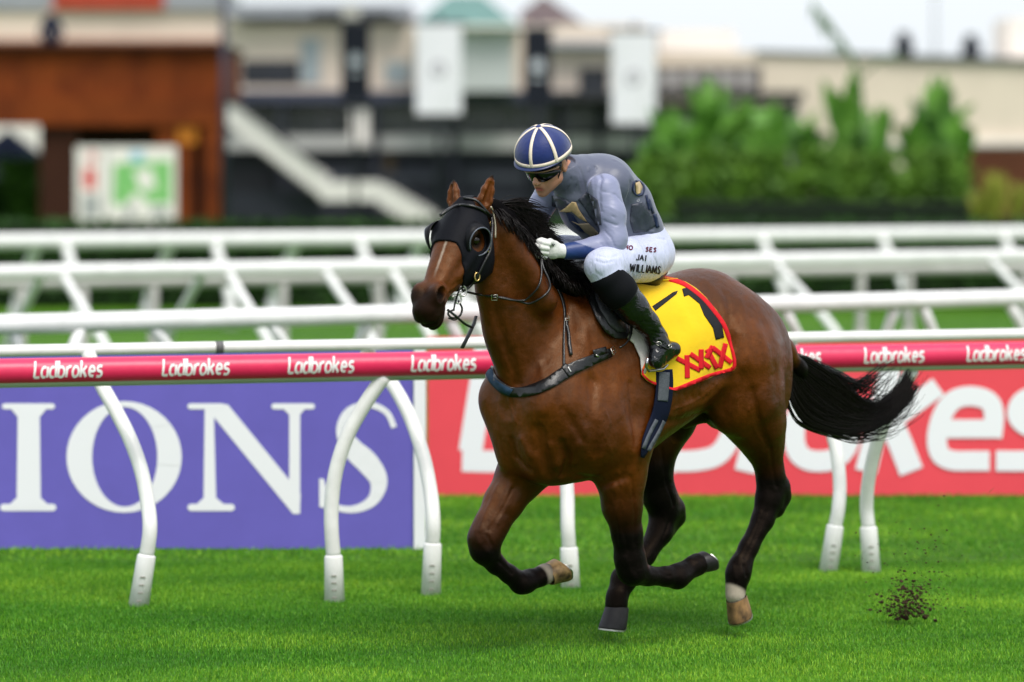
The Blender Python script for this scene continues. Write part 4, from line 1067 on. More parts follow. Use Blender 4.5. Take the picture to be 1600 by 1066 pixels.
n.links.new(fw.outputs['Fac'], m2.inputs[0]); n.links.new(m1.outputs[2], m2.inputs[6]); n.links.new(m2.outputs[2], b.inputs['Base Color'])
b.inputs['Roughness'].default_value = .34; b.inputs['Specular IOR Level'].default_value = .3
b.inputs['Specular Tint'].default_value = (1, .72, .48, 1); b.inputs['Sheen Roughness'].default_value = .4
sp = N('ShaderNodeMapRange'); sp.inputs[3].default_value = .34; sp.inputs[4].default_value = .10; n.links.new(fb.outputs['Fac'], sp.inputs[0]); n.links.new(sp.outputs[0], b.inputs['Specular IOR Level'])
n5 = N('ShaderNodeTexNoise'); n5.inputs['Scale'].default_value = 26; n5.inputs['Detail'].default_value = 5; n5.inputs['Roughness'].default_value = .7
mp5 = N('ShaderNodeMapping'); mp5.inputs['Scale'].default_value = (1, 2.2, .8); n.links.new(tc.outputs['Object'], mp5.inputs[0]); n.links.new(mp5.outputs[0], n5.inputs[0])
mr5 = N('ShaderNodeMapRange'); mr5.inputs[1].default_value = .3; mr5.inputs[2].default_value = .7; mr5.inputs[3].default_value = .72; mr5.inputs[4].default_value = 1.22; n.links.new(n5.outputs[0], mr5.inputs[0])
vm5 = N('ShaderNodeVectorMath', operation='SCALE'); n.links.new(cr.outputs[0], vm5.inputs[0]); n.links.new(mr5.outputs[0], vm5.inputs['Scale']); n.links.new(vm5.outputs[0], m1.inputs[6])
mr6 = N('ShaderNodeMapRange'); mr6.inputs[1].default_value = .3; mr6.inputs[2].default_value = .7; mr6.inputs[3].default_value = .27; mr6.inputs[4].default_value = .48; n.links.new(n5.outputs[0], mr6.inputs[0]); n.links.new(mr6.outputs[0], b.inputs['Roughness'])
# short lying hair: fine streaks + veins and wrinkles
mp = N('ShaderNodeMapping'); mp.inputs['Scale'].default_value = (60, 220, 40); mp.inputs['Rotation'].default_value = (0, .5, 0)
n.links.new(tc.outputs['Object'], mp.inputs[0])
n1 = N('ShaderNodeTexNoise'); n1.inputs['Scale'].default_value = 4; n1.inputs['Detail'].default_value = 3; n.links.new(mp.outputs[0], n1.inputs[0])
n2 = N('ShaderNodeTexNoise'); n2.inputs['Scale'].default_value = 14; n2.inputs['Detail'].default_value = 3; n.links.new(tc.outputs['Object'], n2.inputs[0])
ad = N('ShaderNodeMath', operation='MULTIPLY_ADD'); ad.inputs[1].default_value = .18; n.links.new(n1.outputs[0], ad.inputs[0]); n3 = N('ShaderNodeTexNoise'); n3.inputs['Scale'].default_value = 5.5; n3.inputs['Detail'].default_value = 2; n.links.new(tc.outputs['Object'], n3.inputs[0]); a3 = N('ShaderNodeMath', operation='MULTIPLY_ADD'); a3.inputs[1].default_value = 2.2; n.links.new(n3.outputs[0], a3.inputs[0]); n.links.new(n2.outputs[0], a3.inputs[2]); n.links.new(a3.outputs[0], ad.inputs[2])
bp = N('ShaderNodeBump'); bp.inputs['Distance'].default_value = .008; bp.inputs['Strength'].default_value = .9
n.links.new(ad.outputs[0], bp.inputs['Height']); n.links.new(bp.outputs[0], b.inputs['Normal'])
nosd = np.minimum(np.linalg.norm(hV-hp(.495, -.026, .052), axis=1), np.linalg.norm(hV-hp(.495, -.026, -.052), axis=1)); blk = np.maximum(blk, np.clip((.035-nosd)/.01, 0, 1))
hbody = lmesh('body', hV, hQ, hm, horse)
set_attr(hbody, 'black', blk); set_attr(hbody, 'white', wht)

# hooves
def hoof(c, a, t, r=.058, h=.078, col='dark', rot=0):
    """c coronet centre, a axis from coronet to sole, t toe direction (local frame)"""
    a = np.array(a, float); a /= np.linalg.norm(a); t = np.array(t, float); t -= a*(t@a); t /= np.linalg.norm(t); w = np.cross(a, t)
    rings = [(-.10, .80, .0, .84), (0, .86, 0, .86), (.10, .87, .02, .87), (.5, .95, .12, .95), (.92, 1.03, .24, 1.0), (1.0, 1.02, .26, .99), (1.0, .80, .24, .78), (.93, .70, .22, .68), (.90, .25, .18, .22)]
    n = 28; V = []
    for u, rt, ct, rw in rings:
        for k in range(n):
            an = 2*math.pi*k/n; ct_ = math.cos(an); st = math.sin(an)
            fx = rt*(1.12 if ct_ > 0 else .82)*ct_
            V.append(np.array(c)+a*h*u*(1-.22*(ct_ < 0)*(-ct_) if u > 0 else 1)+t*r*(fx+ct)+w*r*rw*st)
    Fc = [(i*n+k, i*n+(k+1) % n, (i+1)*n+(k+1) % n, (i+1)*n+k) for i in range(len(rings)-1) for k in range(n)]
    Fc.append(tuple(range((len(rings)-1)*n, len(rings)*n)))
    m = {'dark': mat('hoof_dark', (.020, .018, .020), .45, .4, 25, .001, 60), 'tan': mat('hoof_striped', (.30, .17, .07), .45, 0, 18, .001, 60, col2=(.025, .018, .014), stretch=(1, 1, .6)),
         'pale': mat('hoof_pale', (.50, .31, .13), .45, 0, 14, .001, 60, col2=(.05, .03, .02))}[col]
    ho = lmesh('hoof', V, Fc, m, horse)
    # shoe: a thin open ring under the wall
    Vs = []; Fs = []; N_ = 22
    for k in range(N_+1):
        an = R(-140)+R(280)*k/N_; cx = math.cos(an); sx = math.sin(an)
        for rr, uu in ((1.03, 1.0), (1.03, 1.08), (.80, 1.08), (.80, 1.0)):
            fx = rr*(1.12 if cx > 0 else .82)*cx
            Vs.append(np.array(c)+a*h*(uu-.22*max(0, -cx))+t*r*(fx+.26)+w*r*rr*.98*sx)
    for k in range(N_):
        for j in range(4): Fs.append((k*4+j, k*4+(j+1) % 4, k*4+4+(j+1) % 4, k*4+4+j))
    lmesh('horseshoe', Vs, Fs, mat('aluminium', (.55, .54, .50), .35, .3, 40, metal=1), ho, smooth=False)
    return ho
hoof(P(965, 951, -.13), (.14, 0, -1), (1, .1, 0), .063, .092)['label'] = 'dark right hind hoof'
hoof(P(1152, 936, .15), (-.42, .0, -.95), (.7, .1, -.2), .058, .088, 'tan')['label'] = 'tan and black left hind hoof'
hoof(P(857, 896, -.14), (-.62, .10, .30), (-.75, -.1, -.75), .060, .080, 'pale')['label'] = 'tan and white right fore hoof'
hoof(P(1092, 880, .15), (-.75, .1, .40), (-.55, .0, -.75), .054, .062)['label'] = 'dark left fore hoof'
# eyes
for sg in (-1, 1):
    c = hp(.185, -.06, sg*.088); n_ = 14; V = []; Fc = []
    for i in range(9):
        for k in range(n_):
            a_ = math.pi*i/8; V.append(c+.022*(hA*math.sin(a_)*math.cos(2*math.pi*k/n_)+hN*math.sin(a_)*math.sin(2*math.pi*k/n_)+Lh*math.cos(a_)))
    Fc = [(i*n_+k, i*n_+(k+1) % n_, (i+1)*n_+(k+1) % n_, (i+1)*n_+k) for i in range(8) for k in range(n_)]
    lmesh('eye', V, Fc, mat('horse_eye', (.008, .004, .003), .12, spec=.4), horse)
# ================================================================== tack (everything laid on the horse)
def onh(x, y, off=.01, l=.1):
    h = HS.cast(x, y)
    return P(x, y, l) if h is None else h[0]+h[1]*off
leather = mat('black_leather', (.004, .004, .005), .34, .3, 60, .0012, 160)
steel = mat('buckle_steel', (.62, .60, .56), .28, metal=1)
brass = mat('brass', (.60, .42, .16), .3, metal=1)
def ltri(V, Fc):
    T = []
    for f in Fc:
        if len(f) == 3: T.append(f)
    return T
def laid(name, poly, m, root, off=.006, thick=.004, step=7, surf=None, wob=None):
    V, Fc = drape(surf or HS, poly, off, thick, step, wob=wob)
    return lmesh(name, V, Fc, m, root), V, Fc
def buckle(name, x, y, w, h, ang, root, m=None, off=.012, surf=None):
    hN_ = (surf or HS).cast(x, y)
    c, nn_ = hN_ if hN_ is not None else (P(x, y, .1), np.array([0, 1., 0]))
    c = c+nn_*off; up = Z3-nn_*(Z3@nn_); up /= np.linalg.norm(up); sd_ = np.cross(nn_, up)
    a = R(ang); e1 = sd_*math.cos(a)+up*math.sin(a); e2 = up*math.cos(a)-sd_*math.sin(a)
    k = 15/5440; w *= k; h *= k
    pts = [c+e1*w*sx+e2*h*sy for sx, sy in ((-.5, -.5), (.5, -.5), (.5, .5), (-.5, .5), (-.5, -.5))]
    mb = MB(); mb.tube([tuple(p) for p in pts], .0018, 5); mb.tube([tuple(c-e1*w*.5), tuple(c+e1*w*.3)], .0013, 5)
    return lmesh(name, mb.V, mb.F, m or steel, root)

# ---- saddlecloth
SCL = frame_root('saddlecloth', (-.1, 0, 1.60), label='yellow number saddlecloth with red border and lettering under the rider', cat='saddlecloth')
yel = mat('cloth_yellow', (.78, .50, .008), .7, .10, 9, .004, 18, sheen=.1)
red = mat('cloth_red', (.62, .012, .02), .7, .1, 30); blk_ = mat('print_black', (.012, .012, .014), .6)
wobf = lambda x, y: .005*math.sin(x*.055+y*.03)*math.cos(y*.05)+.0035*math.exp(-((x-1072-.4*(y-500))/9)**2)*math.exp(-((y-505)/40)**2)
CL = [(918, 448), (960, 442), (1000, 441), (1036, 434), (1054, 438), (1070, 444), (1086, 455), (1101, 468), (1116, 486), (1130, 505), (1138, 523), (1145, 544), (1149, 562), (1149, 572), (1146, 577), (1139, 580), (1110, 588),
      (1080, 600), (1053, 610), (1035, 606), (1016, 600), (1007, 594), (1000, 586), (1000, 578), (1008, 560), (1013, 545), (1010, 525), (992, 503), (965, 485), (940, 466)]
V, Fc = drape(HS, CL, .014, .005, 5, wob=wobf)
clo = lmesh('cloth', V, Fc, yel, SCL)
nvt = len(V)//2; tr = np.array([f for f in Fc if len(f) == 3 and max(f) < nvt]); CS = Surf(np.array(V), tr)
Vm = [np.array(v)*[1, -1, 1] for v in V]; lmesh('cloth', Vm, [f[::-1] for f in Fc], yel, SCL)
edge = [(1037, 435), (1054, 439), (1070, 445), (1086, 456), (1101, 469), (1116, 487), (1129, 505), (1137, 523), (1144, 544), (1148, 562), (1148, 571), (1145, 576), (1139, 579), (1110, 587), (1080, 599), (1053, 609), (1035, 604), (1016, 598), (1008, 592), (1002, 585), (1002, 578)]
laid('border', ribbon_px(edge, 6.5), red, SCL, .0035, .004, 5, CS)
laid('border', ribbon_px([(1003, 578), (1010, 560), (1014, 545), (1011, 525), (993, 504), (966, 486), (941, 467), (920, 449)], 4), mat('cloth_orange', (.75, .12, .02), .7), SCL, .008, .006, 5, CS)
laid('print', [(1019, 479), (1052, 457), (1059, 455), (1057, 460), (1024, 486)], blk_, SCL, .0028, .0022, 3, CS)
laid('print', [(1065.7, 452), (1080.6, 448), (1100, 463), (1118, 487), (1127, 505), (1131, 527.6), (1118, 531.4), (1113.6, 512.6), (1100, 493), (1092.6, 475), (1076, 461.5), (1068.6, 464)], blk_, SCL, .0028, .0022, 3, CS)
for i, (a, b) in enumerate((((1057, 560), (1094, 579)), ((1073, 555), (1073.5, 591)), ((1078, 553), (1109, 575)), ((1095, 546), (1095, 577)), ((1104, 546), (1120, 576)), ((1113, 541), (1103, 560)), ((1112, 543), (1143, 567)), ((1133, 537), (1124, 575)))):
    laid('lettering', ribbon_px([a, b], 7.5), red, SCL, .0030+.0003*i, .0022, 3, CS)
# ---- saddle: pad, flap, pommel, girth, stirrup
SAD = frame_root('saddle', (0, 0, 1.62), label='small black racing saddle with white pad and girth between jockey and horse', cat='saddle')
laid('pad', [(920, 446), (942, 462), (967, 483), (994, 501), (1012, 523), (1016, 548), (1006, 585), (1000, 583), (998, 560), (988, 538), (978, 530), (978, 512), (962, 494), (940, 470), (922, 455)], mat('pad_white', (.62, .58, .55), .8, .25, 20, .003, 30), SAD, .016, .006, 6)
laid('flap', [(915, 446), (925, 455), (945, 474), (966, 497), (978, 512), (979, 523), (972, 530), (956, 529), (942, 520), (930, 500), (919, 474)], leather, SAD, .024, .014, 6)
laid('flap_panel', [(925, 462), (943, 482), (960, 500), (970, 513), (970, 520), (958, 519), (947, 510), (935, 490)], mat('leather_soft', (.03, .03, .034), .5, .3, 90, .001, 300), SAD, .029, .006, 6)
sdl = Field((-.32, -.2, 1.5), (.42, .2, 1.8), .006)
sdl.chain([((.30, 0, 1.665), .05), ((.15, 0, 1.64), .055), ((-.08, 0, 1.63), .06), ((-.16, 0, 1.665), .05)], .04, 1.7)
V, Q = sdl.mesh(); V, Q = biggest(V, Q); lmesh('seat', V, Q, leather, SAD)
gir = [(1034, 578), (1035, 600), (1033, 622), (1028, 645), (1018, 668), (1008, 690), (1000, 713)]
laid('girth', ribbon_px(gir, [26, 26, 26, 25, 22, 16, 5]), mat('girth_navy', (.003, .006, .022), .8, .2, 60), SAD, .0175, .0045, 5)
laid('webbing', ribbon_px([(1034, 582), (1033, 604), (1031, 626)], 16), mat('webbing_grey', (.10, .11, .13), .85, .35, 160, .001, 300), SAD, .0205, .003, 4)
laid('webbing', ribbon_px([(1021, 655), (1010, 678), (1001, 700)], 5), MATS['webbing_grey'], SAD, .0205, .003, 4)
laid('webbing', ribbon_px([(1033, 655), (1022, 678), (1008, 703)], 5), MATS['webbing_grey'], SAD, .0205, .003, 4)
mb = MB(); mb.tube([tuple(P(1012, 560, .395)), tuple(P(1009, 572, .39)), tuple(P(1014, 580, .36)), tuple(P(1036, 577, .33)), tuple(P(1048, 566, .30)), tuple(P(1040, 556, .28))], .006, 6)
lmesh('stirrup', mb.V, mb.F, mat('stirrup_alloy', (.4, .4, .42), .3, metal=1), SAD)
# the girth carries on under the belly to the off side
ge = HS.cast(1006, 694)[0]; gV = []
for i in range(25):
    th_ = math.atan2(ge[2]-1.2, ge[1])+(-math.pi-2*math.atan2(ge[2]-1.2, ge[1])+.55*0)*i/24
    for ds in (-.035, .035):
        h = HS.bvh.ray_cast(Vector((ge[0]-.02+ds, 0, 1.2)), Vector((0, math.cos(th_), math.sin(th_))))
        d_ = np.array([0, math.cos(th_), math.sin(th_)]); p_ = np.array([ge[0]-.02+ds, 0, 1.2])+d_*min(np.linalg.norm(np.array(h[0])-[ge[0]-.02+ds, 0, 1.2]), .34+.075*abs(d_[2])**2); gV += [p_+d_*.003, p_+d_*.008]
lmesh('girth', gV, [f for i in range(24) for f in ((i*4+1, i*4+3, i*4+7, i*4+5), (i*4, i*4+4, i*4+6, i*4+2), (i*4, i*4+1, i*4+5, i*4+4), (i*4+2, i*4+6, i*4+7, i*4+3))], MATS['girth_navy'], SAD)
# ---- breastplate
BPL = frame_root('breastplate', (.6, 0, 1.1), label='black leather breastplate strap buckled round the chest of the horse', cat='harness')
laid('chest_strap', ribbon_px([(764, 574), (768, 588), (780, 601), (798, 612), (825, 612), (855, 601), (886, 581), (923, 563), (953, 551)], [13, 15, 15, 15, 16, 17, 19, 16, 14]), leather, BPL, .009, .006, 6)
laid('chest_strap_lining', ribbon_px([(766, 580), (771, 592), (782, 603), (800, 613)], [13, 12, 12, 10]), mat('neoprene_blue', (.02, .045, .085), .7), BPL, .012, .003, 6)
laid('neck_strap', ribbon_px([(871, 452), (877, 466), (881, 482), (882, 500), (881, 530), (881, 574)], 4), leather, BPL, .007, .004, 5)
laid('strap_end', ribbon_px([(884, 502), (888, 520), (890, 540), (892, 556)], [5, 6, 6, 5]), leather, BPL, .011, .003, 5)
laid('keeper', ribbon_px([(880, 572), (891, 588)], 9), leather, BPL, .014, .005, 5)
laid('keeper', ribbon_px([(925, 553), (945, 547)], 11), leather, BPL, .014, .005, 5)
laid('side_strap', ribbon_px([(958, 544), (970, 537), (977, 524), (977, 505), (974, 486)], [3, 3, 4, 5, 5]), leather, BPL, .040, .004, 5)
buckle('buckle', 884, 499, 7, 8, 5, BPL); buckle('buckle', 954, 548, 8, 11, -25, BPL, off=.016)
laid('slot', ribbon_px([(886, 575), (890, 583)], 2.2), steel, BPL, .017, .002, 3); laid('slot', ribbon_px([(928, 555), (933, 558)], 2.6), steel, BPL, .017, .002, 3)

# ---- hood with blinkers
HOO = frame_root('race_hood', hp(.1, 0, 0), label='black blinker hood with eye cups over the face of the horse', cat='hood')
lo = np.array([.60, -.22, 1.40]); hi = np.array([1.30, .32, 2.12]); Hd = Field(lo, hi, .0042)
g = np.stack(np.meshgrid(*[lo[k]+Hd.h*np.arange(Hd.n[k]) for k in range(3)], indexing='ij'), -1)
Hd.D = H.sample(g).astype(np.float32)-.0065
A_ = ((g-hO)@hA)/HSC; N_ = ((g-hO)@hN)/HSC; W_ = ((g-hO)@Lh)/HSC/1.08
s0 = P(775, 400, .12)
c1 = A_-(.245+.10*np.clip(-N_/.10, 0, 1)+.05*np.clip((-N_-.10)/.12, 0, 1))         # lower edge across the face, dropping over the cheeks
nb_ = np.array([hA[0], 0, hA[2]])
back = (s0[0]+.055*np.clip((g[..., 2]-s0[2])/.25, -1, 1))-g[..., 0]
c3 = np.maximum(-.035-A_, -(N_+.285)).astype(np.float32)
D = np.maximum.reduce([Hd.D, c1.astype(np.float32), back.astype(np.float32)-.055*(np.abs(W_) < .03), c3.astype(np.float32)])
# hollow
D = np.maximum(D, -(Hd.D+.010))
Hd.D = D.astype(np.float32)
for sg in (-1, 1): Hd.ell(hp(.180, -.068, sg*.105), (.048, .048, .05), HB, .002, neg=True)
for (b_, t_) in ((P(752, 326, .09), P(769, 274, .11)), (P(709, 322, -.03), P(709, 282, -.05))):
    Hd.cone(b_+(t_-b_)*.15, b_+(t_-b_)*.8, .046, .046, .002, neg=True)
V, Q = Hd.mesh(); V, Q = biggest(V, Q)
hoodm = mat('hood_black', (.0045, .005, .008), .6, .2, 120, .001, 400, sheen=.0, spec=.10)
lmesh('mask', V, Q, hoodm, HOO); HOS = Surf(V, Q)
vinyl = mat('blinker_vinyl', (.006, .006, .008), .45, spec=.12)
for sg in (1, -1):
    nn = 30; V = []; Fc = []; rim = []
    for i in range(nn+1):
        ph = R(-170)+R(340)*i/nn                       # 0 = towards the poll (behind the eye)
        back_ = .5+.5*math.cos(ph); h_ = .008+.040*back_**.8; tk_ = .008*back_
        for r_, u in ((.078, 0.), (.077-tk_*.4, .5), (.071-tk_, 1.), (.067-tk_, 1.), (.073-tk_*.4, .5), (.074, 0.)):
            V.append(hp(.178-math.cos(ph)*r_+.018*u*back_, -.062+math.sin(ph)*r_*1.0, sg*(.086+h_*u)))
        rim.append(tuple(hp(.178-math.cos(ph)*(.069-tk_)+.018*back_, -.062+math.sin(ph)*(.069-tk_), sg*(.086+h_))))
    for i in range(nn):
        for j in range(6): Fc.append((i*6+j, i*6+(j+1) % 6, i*6+6+(j+1) % 6, i*6+6+j))
    cup = lmesh('blinker_cup', V, Fc, vinyl, HOO)
    v_, f_q = tube(rim, .0032, 6); lmesh('piping', [tuple(v) for v in v_], f_q, mat('piping_grey', (.09, .10, .13), .3), cup)
# ---- bridle
BRI = frame_root('bridle', hp(.3, -.1, 0), label='black leather bridle with brass fittings, bit and long reins', cat='bridle')
def strap3(name, pts, w, m, root, n=6, th=.3, sm=4):
    Pp = spline(np.array(pts), sm); v_, f_q = tube([tuple(p) for p in Pp], w, 8, True); return lmesh(name, [tuple(v) for v in v_], f_q, m, root)
def hos(x, y, off=.006, l=.12):
    h = HOS.cast(x, y)
    h2 = HS.cast(x, y)
    c = [q_ for q_ in (h, h2) if q_ is not None]
    if not c: return P(x, y, l)
    k = min(c, key=lambda q_: np.linalg.norm(q_[0]-CAML)); return k[0]+k[1]*off
strap3('browband', [hos(*p, .007) for p in ((688, 337), (700, 328), (716, 323), (733, 323), (750, 329), (764, 340))], .0075, leather, BRI)
ck = [(765, 336), (765, 352), (764, 372), (762, 392), (755, 408), (744, 430), (734, 444), (725, 454)]
strap3('cheekpiece', [hos(x, y, .008 if i not in (1, 2, 3) else .012) for i, (x, y) in enumerate(ck)], .006, leather, BRI)
strap3('headpiece', [hos(765, 322, .01), hos(768, 332, .01), hos(772, 350, .01), hos(771, 372, .01)], .0035, mat('rope_pale', (.5, .45, .35), .6), BRI)
strap3('headpiece', [hos(765, 340, .01), hos(757, 330, .012), hos(744, 316, .012), hos(725, 312, .01)], .006, leather, BRI)
def ring(name, x, y, r0, rt, m, sq=1., off=.01):
    c = hos(x, y, off); nrm = CAML-c; nrm = nrm/np.linalg.norm(nrm)*.4+Lh*.6
    return disc_ring(name, c, nrm, r0, rt, m, sq)
def disc_ring(name, c, nrm, r0, rt, m, sq):
    nrm = nrm/np.linalg.norm(nrm); a_ = np.cross(nrm, Z3); a_ /= np.linalg.norm(a_); b_ = np.cross(nrm, a_); n1 = 22
    v_, f_q = tube([tuple(c+a_*r0*sq*math.cos(2*math.pi*i/n1)+b_*r0*math.sin(2*math.pi*i/n1)) for i in range(n1+1)], rt, 6, False)
    return lmesh(name, [tuple(v) for v in v_], f_q, m, BRI)
ring('ring', 743, 431, .017, .0035, brass, .75); ring('ring', 765, 350, .009, .003, brass, 1)
ring('ring', 761, 391, .011, .003, brass, .6); ring('bit_ring', 723, 455, .022, .0035, steel, .8, .014); ring('bit_ring', 716, 468, .018, .003, steel, .8, .012)
strap3('bit', [hos(723, 455, .014), hos(714, 461, .01), hos(706, 464, .004)], .0045, steel, BRI)
strap3('noseband', [hos(724, 456, .01), hos(717, 448, .008), hos(712, 470, .01), hos(709, 484, .01)], .004, leather, BRI)
ch1 = [P(716, 470, .10), P(722, 482, .10), P(718, 494, .09), P(706, 497, .08), P(700, 489, .08), P(710, 484, .09)]
strap3('curb_strap', ch1, .0045, leather, BRI)
strap3('curb_strap', [P(699, 484, .09), P(712, 494, .10), P(726, 506, .09), P(738, 512, .08)], .0055, leather, BRI)
strap3('curb_strap', [P(700, 497, .07), P(712, 500, .09), P(722, 488, .10)], .003, leather, BRI)
va, fa = tube([tuple(P(744, 494, .06)), tuple(P(741, 505, .06)), tuple(P(733, 522, .06)), tuple(P(722, 544, .06))], [.010, .012, .013, .013], 8, True, flat=.35); lmesh('hanging_strap', [tuple(v) for v in va], fa, leather, BRI)
rn = [hos(729, 456, .015), hos(750, 459, .012), onh(773, 461, .018), onh(789, 465, .020), onh(811, 471, .022), onh(832, 470, .03), P(848, 464, .20), P(859, 451, .20), P(857, 436, .19), P(849, 418, .165), P(846, 402, .14)]
strap3('rein', rn, [.003]*8+[.003]*0+[.0055]*33 if False else .0052, leather, BRI)
rn2 = [onh(776, 461, .024), onh(795, 467, .028), onh(812, 468, .03), onh(828, 462, .03), P(840, 450, .19), P(846, 430, .18), P(845, 402, .14)]
strap3('rein', rn2, .0045, leather, BRI)
strap3('rein', [P(843, 376, .11), P(838, 366, .10), P(848, 362, .08), P(858, 370, .05), P(862, 380, .09)], .0035, leather, BRI)
strap3('rein', [hp(.5, -.1, -.055), P(720, 420, -.14), P(790, 400, -.14), P(842, 382, -.06)], .005, leather, BRI)
buckle('buckle', 773, 461, 9, 9, 0, BRI, off=.026)
# ================================================================== mane and tail
hairmat = mat('horse_hair_black', (.0050, .0030, .0026), .40, .3, 20, spec=.16)
def strands(name, paths, root, m, r0=.0022):
    V = []; Fc = []
    Pn = len(paths); k = len(paths[0]); A = np.array(paths)              # (n,k,3)
    T = np.gradient(A, axis=1); T /= np.linalg.norm(T, axis=2, keepdims=True)+1e-9
    a = np.cross(T, [0.3, .2, .9]); a /= np.linalg.norm(a, axis=2, keepdims=True)+1e-9; b = np.cross(T, a)
    taper = np.concatenate([np.linspace(.8, 1, k//2), np.linspace(1, .25, k-k//2)])[None, :, None]*r0*rng.uniform(.6, 1.4, (Pn, 1, 1))
    ring_ = [A+(a*math.cos(w)+b*math.sin(w))*taper for w in (0, 2.094, 4.189)]
    Vv = np.stack(ring_, 2).reshape(-1, 3)
    base = (np.arange(Pn)[:, None, None]*k*3+np.arange(k-1)[None, :, None]*3); j = np.arange(3)[None, None, :]
    q0 = base+j; q1 = base+(j+1) % 3; Fq = np.stack([q0, q1, q1+3, q0+3], -1).reshape(-1, 4)
    return lmesh(name, Vv, Fq, m, root)
def guide_mix(G, us, jit, n=22):
    """G list of guides (k,3 = px,py,l); us in 0..1 across them"""
    Gs = [spline(np.array(g_, float), 5) for g_ in G]; Gs = [np.stack([np.interp(np.linspace(0, 1, n), np.linspace(0, 1, len(g_)), g_[:, c]) for c in range(3)], 1) for g_ in Gs]
    out = []
    for u in us:
        x = u*(len(Gs)-1); i = min(int(x), len(Gs)-2); f = x-i; pth = Gs[i]*(1-f)+Gs[i+1]*f
        tt = np.linspace(0, 1, n); L0 = rng.uniform(.72, 1.0); tt2 = tt*L0
        pth = np.stack([np.interp(tt2, tt, pth[:, c]) for c in range(3)], 1)
        ph = rng.uniform(0, 6.28, 3); am = jit*rng.uniform(.3, 1, 3)
        pth[:, 0] += tt*am[0]*np.sin(ph[0]+3*tt); pth[:, 1] += tt*am[1]*np.sin(ph[1]+3.5*tt); pth[:, 2] += (.2+tt)*.03*np.sin(ph[2]+2*tt)*rng.uniform(.3, 1)
        out.append([P(*p_) for p_ in pth])
    return out
TG = [[(1226, 545, .0), (1250, 556, 0), (1275, 568, 0), (1300, 584, 0), (1322, 604, 0), (1345, 625, 0), (1372, 632, 0), (1398, 615, 0), (1412, 592, 0), (1418, 574, 0)],
      [(1226, 552, .0), (1250, 575, 0), (1280, 600, 0), (1310, 625, 0), (1340, 645, 0), (1370, 648, 0), (1395, 635, 0), (1412, 612, 0), (1424, 590, 0)],
      [(1224, 560, .0), (1242, 600, 0), (1268, 636, 0), (1300, 656, 0), (1335, 664, 0), (1365, 660, 0), (1392, 644, 0), (1412, 622, 0), (1430, 598, 0)],
      [(1224, 565, .0), (1232, 610, 0), (1248, 650, 0), (1275, 667, 0), (1310, 675, 0), (1345, 672, 0), (1380, 660, 0), (1408, 638, 0), (1434, 603, 0)]]
paths = guide_mix(TG, rng.beta(1.0, .8, 2300), 7)
paths += guide_mix([[(1226, 548, 0), (1262, 560, 0), (1300, 580, 0), (1330, 600, 0), (1352, 612, 0), (1370, 640, 0)], [(1226, 556, 0), (1260, 590, 0), (1300, 615, 0), (1335, 605, 0), (1372, 580, 0), (1402, 562, 0)]], rng.uniform(0, 1, 110), 12)
paths += guide_mix(TG, rng.uniform(0, 1, 160), 34)
paths += guide_mix([[(1230, 640, 0), (1250, 664, 0), (1300, 680, 0), (1345, 685, 0), (1390, 676, 0), (1408, 660, 0)], [(1226, 600, 0), (1240, 652, 0), (1270, 672, 0), (1330, 678, 0), (1370, 672, 0), (1385, 682, 0)]], rng.uniform(0, 1, 22), 10)
paths += guide_mix([[(1300, 610, 0), (1330, 608, 0), (1360, 596, 0), (1385, 572, 0), (1420, 560, 0)], [(1300, 640, 0), (1340, 640, 0), (1360, 620, 0), (1380, 600, 0), (1412, 580, 0)]], rng.uniform(0, 1, 16), 8)
strands('tail', paths, horse, hairmat, .0025)
# mane: rooted along the crest, blown back over the neck towards the rider
CR = spline(np.array([(766, 318, .03), (785, 330, .02), (806, 352, .01), (830, 382, 0), (856, 412, 0), (885, 432, 0), (915, 436, 0)], float), 8)
paths = []
for i in range(3200):
    t = rng.beta(1, 1.15); c = np.array([np.interp(t, np.linspace(0, 1, len(CR)), CR[:, k]) for k in range(3)])
    c[0] += rng.normal(0, 2); c[1] += rng.normal(0, 2.5)+3
    style = rng.random(); n_ = 12; tt = np.linspace(0, 1, n_)
    ln = rng.uniform(.6, 1.05)*(1-.45*t); ph = rng.uniform(0, 6.28)
    l0 = rng.uniform(0, .03)
    if style < .82:       # streaming back
        x = c[0]+78*ln*tt**.9; y = c[1]-16*np.sin(tt*2.0)*(1-t)*rng.uniform(.3, 1.2)+ (58+15*t)*ln*tt**1.3*rng.uniform(.15, 1.15); l = l0*2.2+.05*tt**.8*rng.uniform(.1, 1.2)
    else:                 # falling on the near side
        x = c[0]+40*ln*tt*rng.uniform(.6, 1.2); y = c[1]-4*np.sin(tt*3.14)+44*ln*tt**1.1; l = l0+.11*np.sin(tt*1.57)**.8*rng.uniform(.9, 1.3)
    x = x+3*np.sin(ph+5*tt)*tt; y = y+2.5*np.sin(ph*2+4*tt)*tt
    paths.append([P(x[j], y[j], l[j]) for j in range(n_)])
strands('mane', paths, horse, hairmat, .0026)
mb = Field((.1, -.2, 1.45), (1.0, .3, 2.1), .008)
mb.chain([(P(x, y, l), .040) for x, y, l in ((772, 325, .05), (790, 338, .06), (812, 360, .06), (835, 388, .06), (860, 415, .05), (890, 438, .04))], .02)
mb.chain([(P(x, y, l), .032) for x, y, l in ((790, 345, .06), (815, 380, .07), (840, 415, .08), (870, 440, .08), (900, 455, .08))], .03, .6)
mb.chain([(P(x, y, l), .034) for x, y, l in ((810, 345, .03), (835, 375, .04), (862, 410, .05), (890, 432, .06))], .03, .7)
V, Q = mb.mesh(); V, Q = biggest(V, Q); lmesh('mane_base', V, Q, mat('mane_under', (.0025, .002, .0025), .8, .3, 30, .006, 60, stretch=(1, 1, .4), spec=.05), horse)
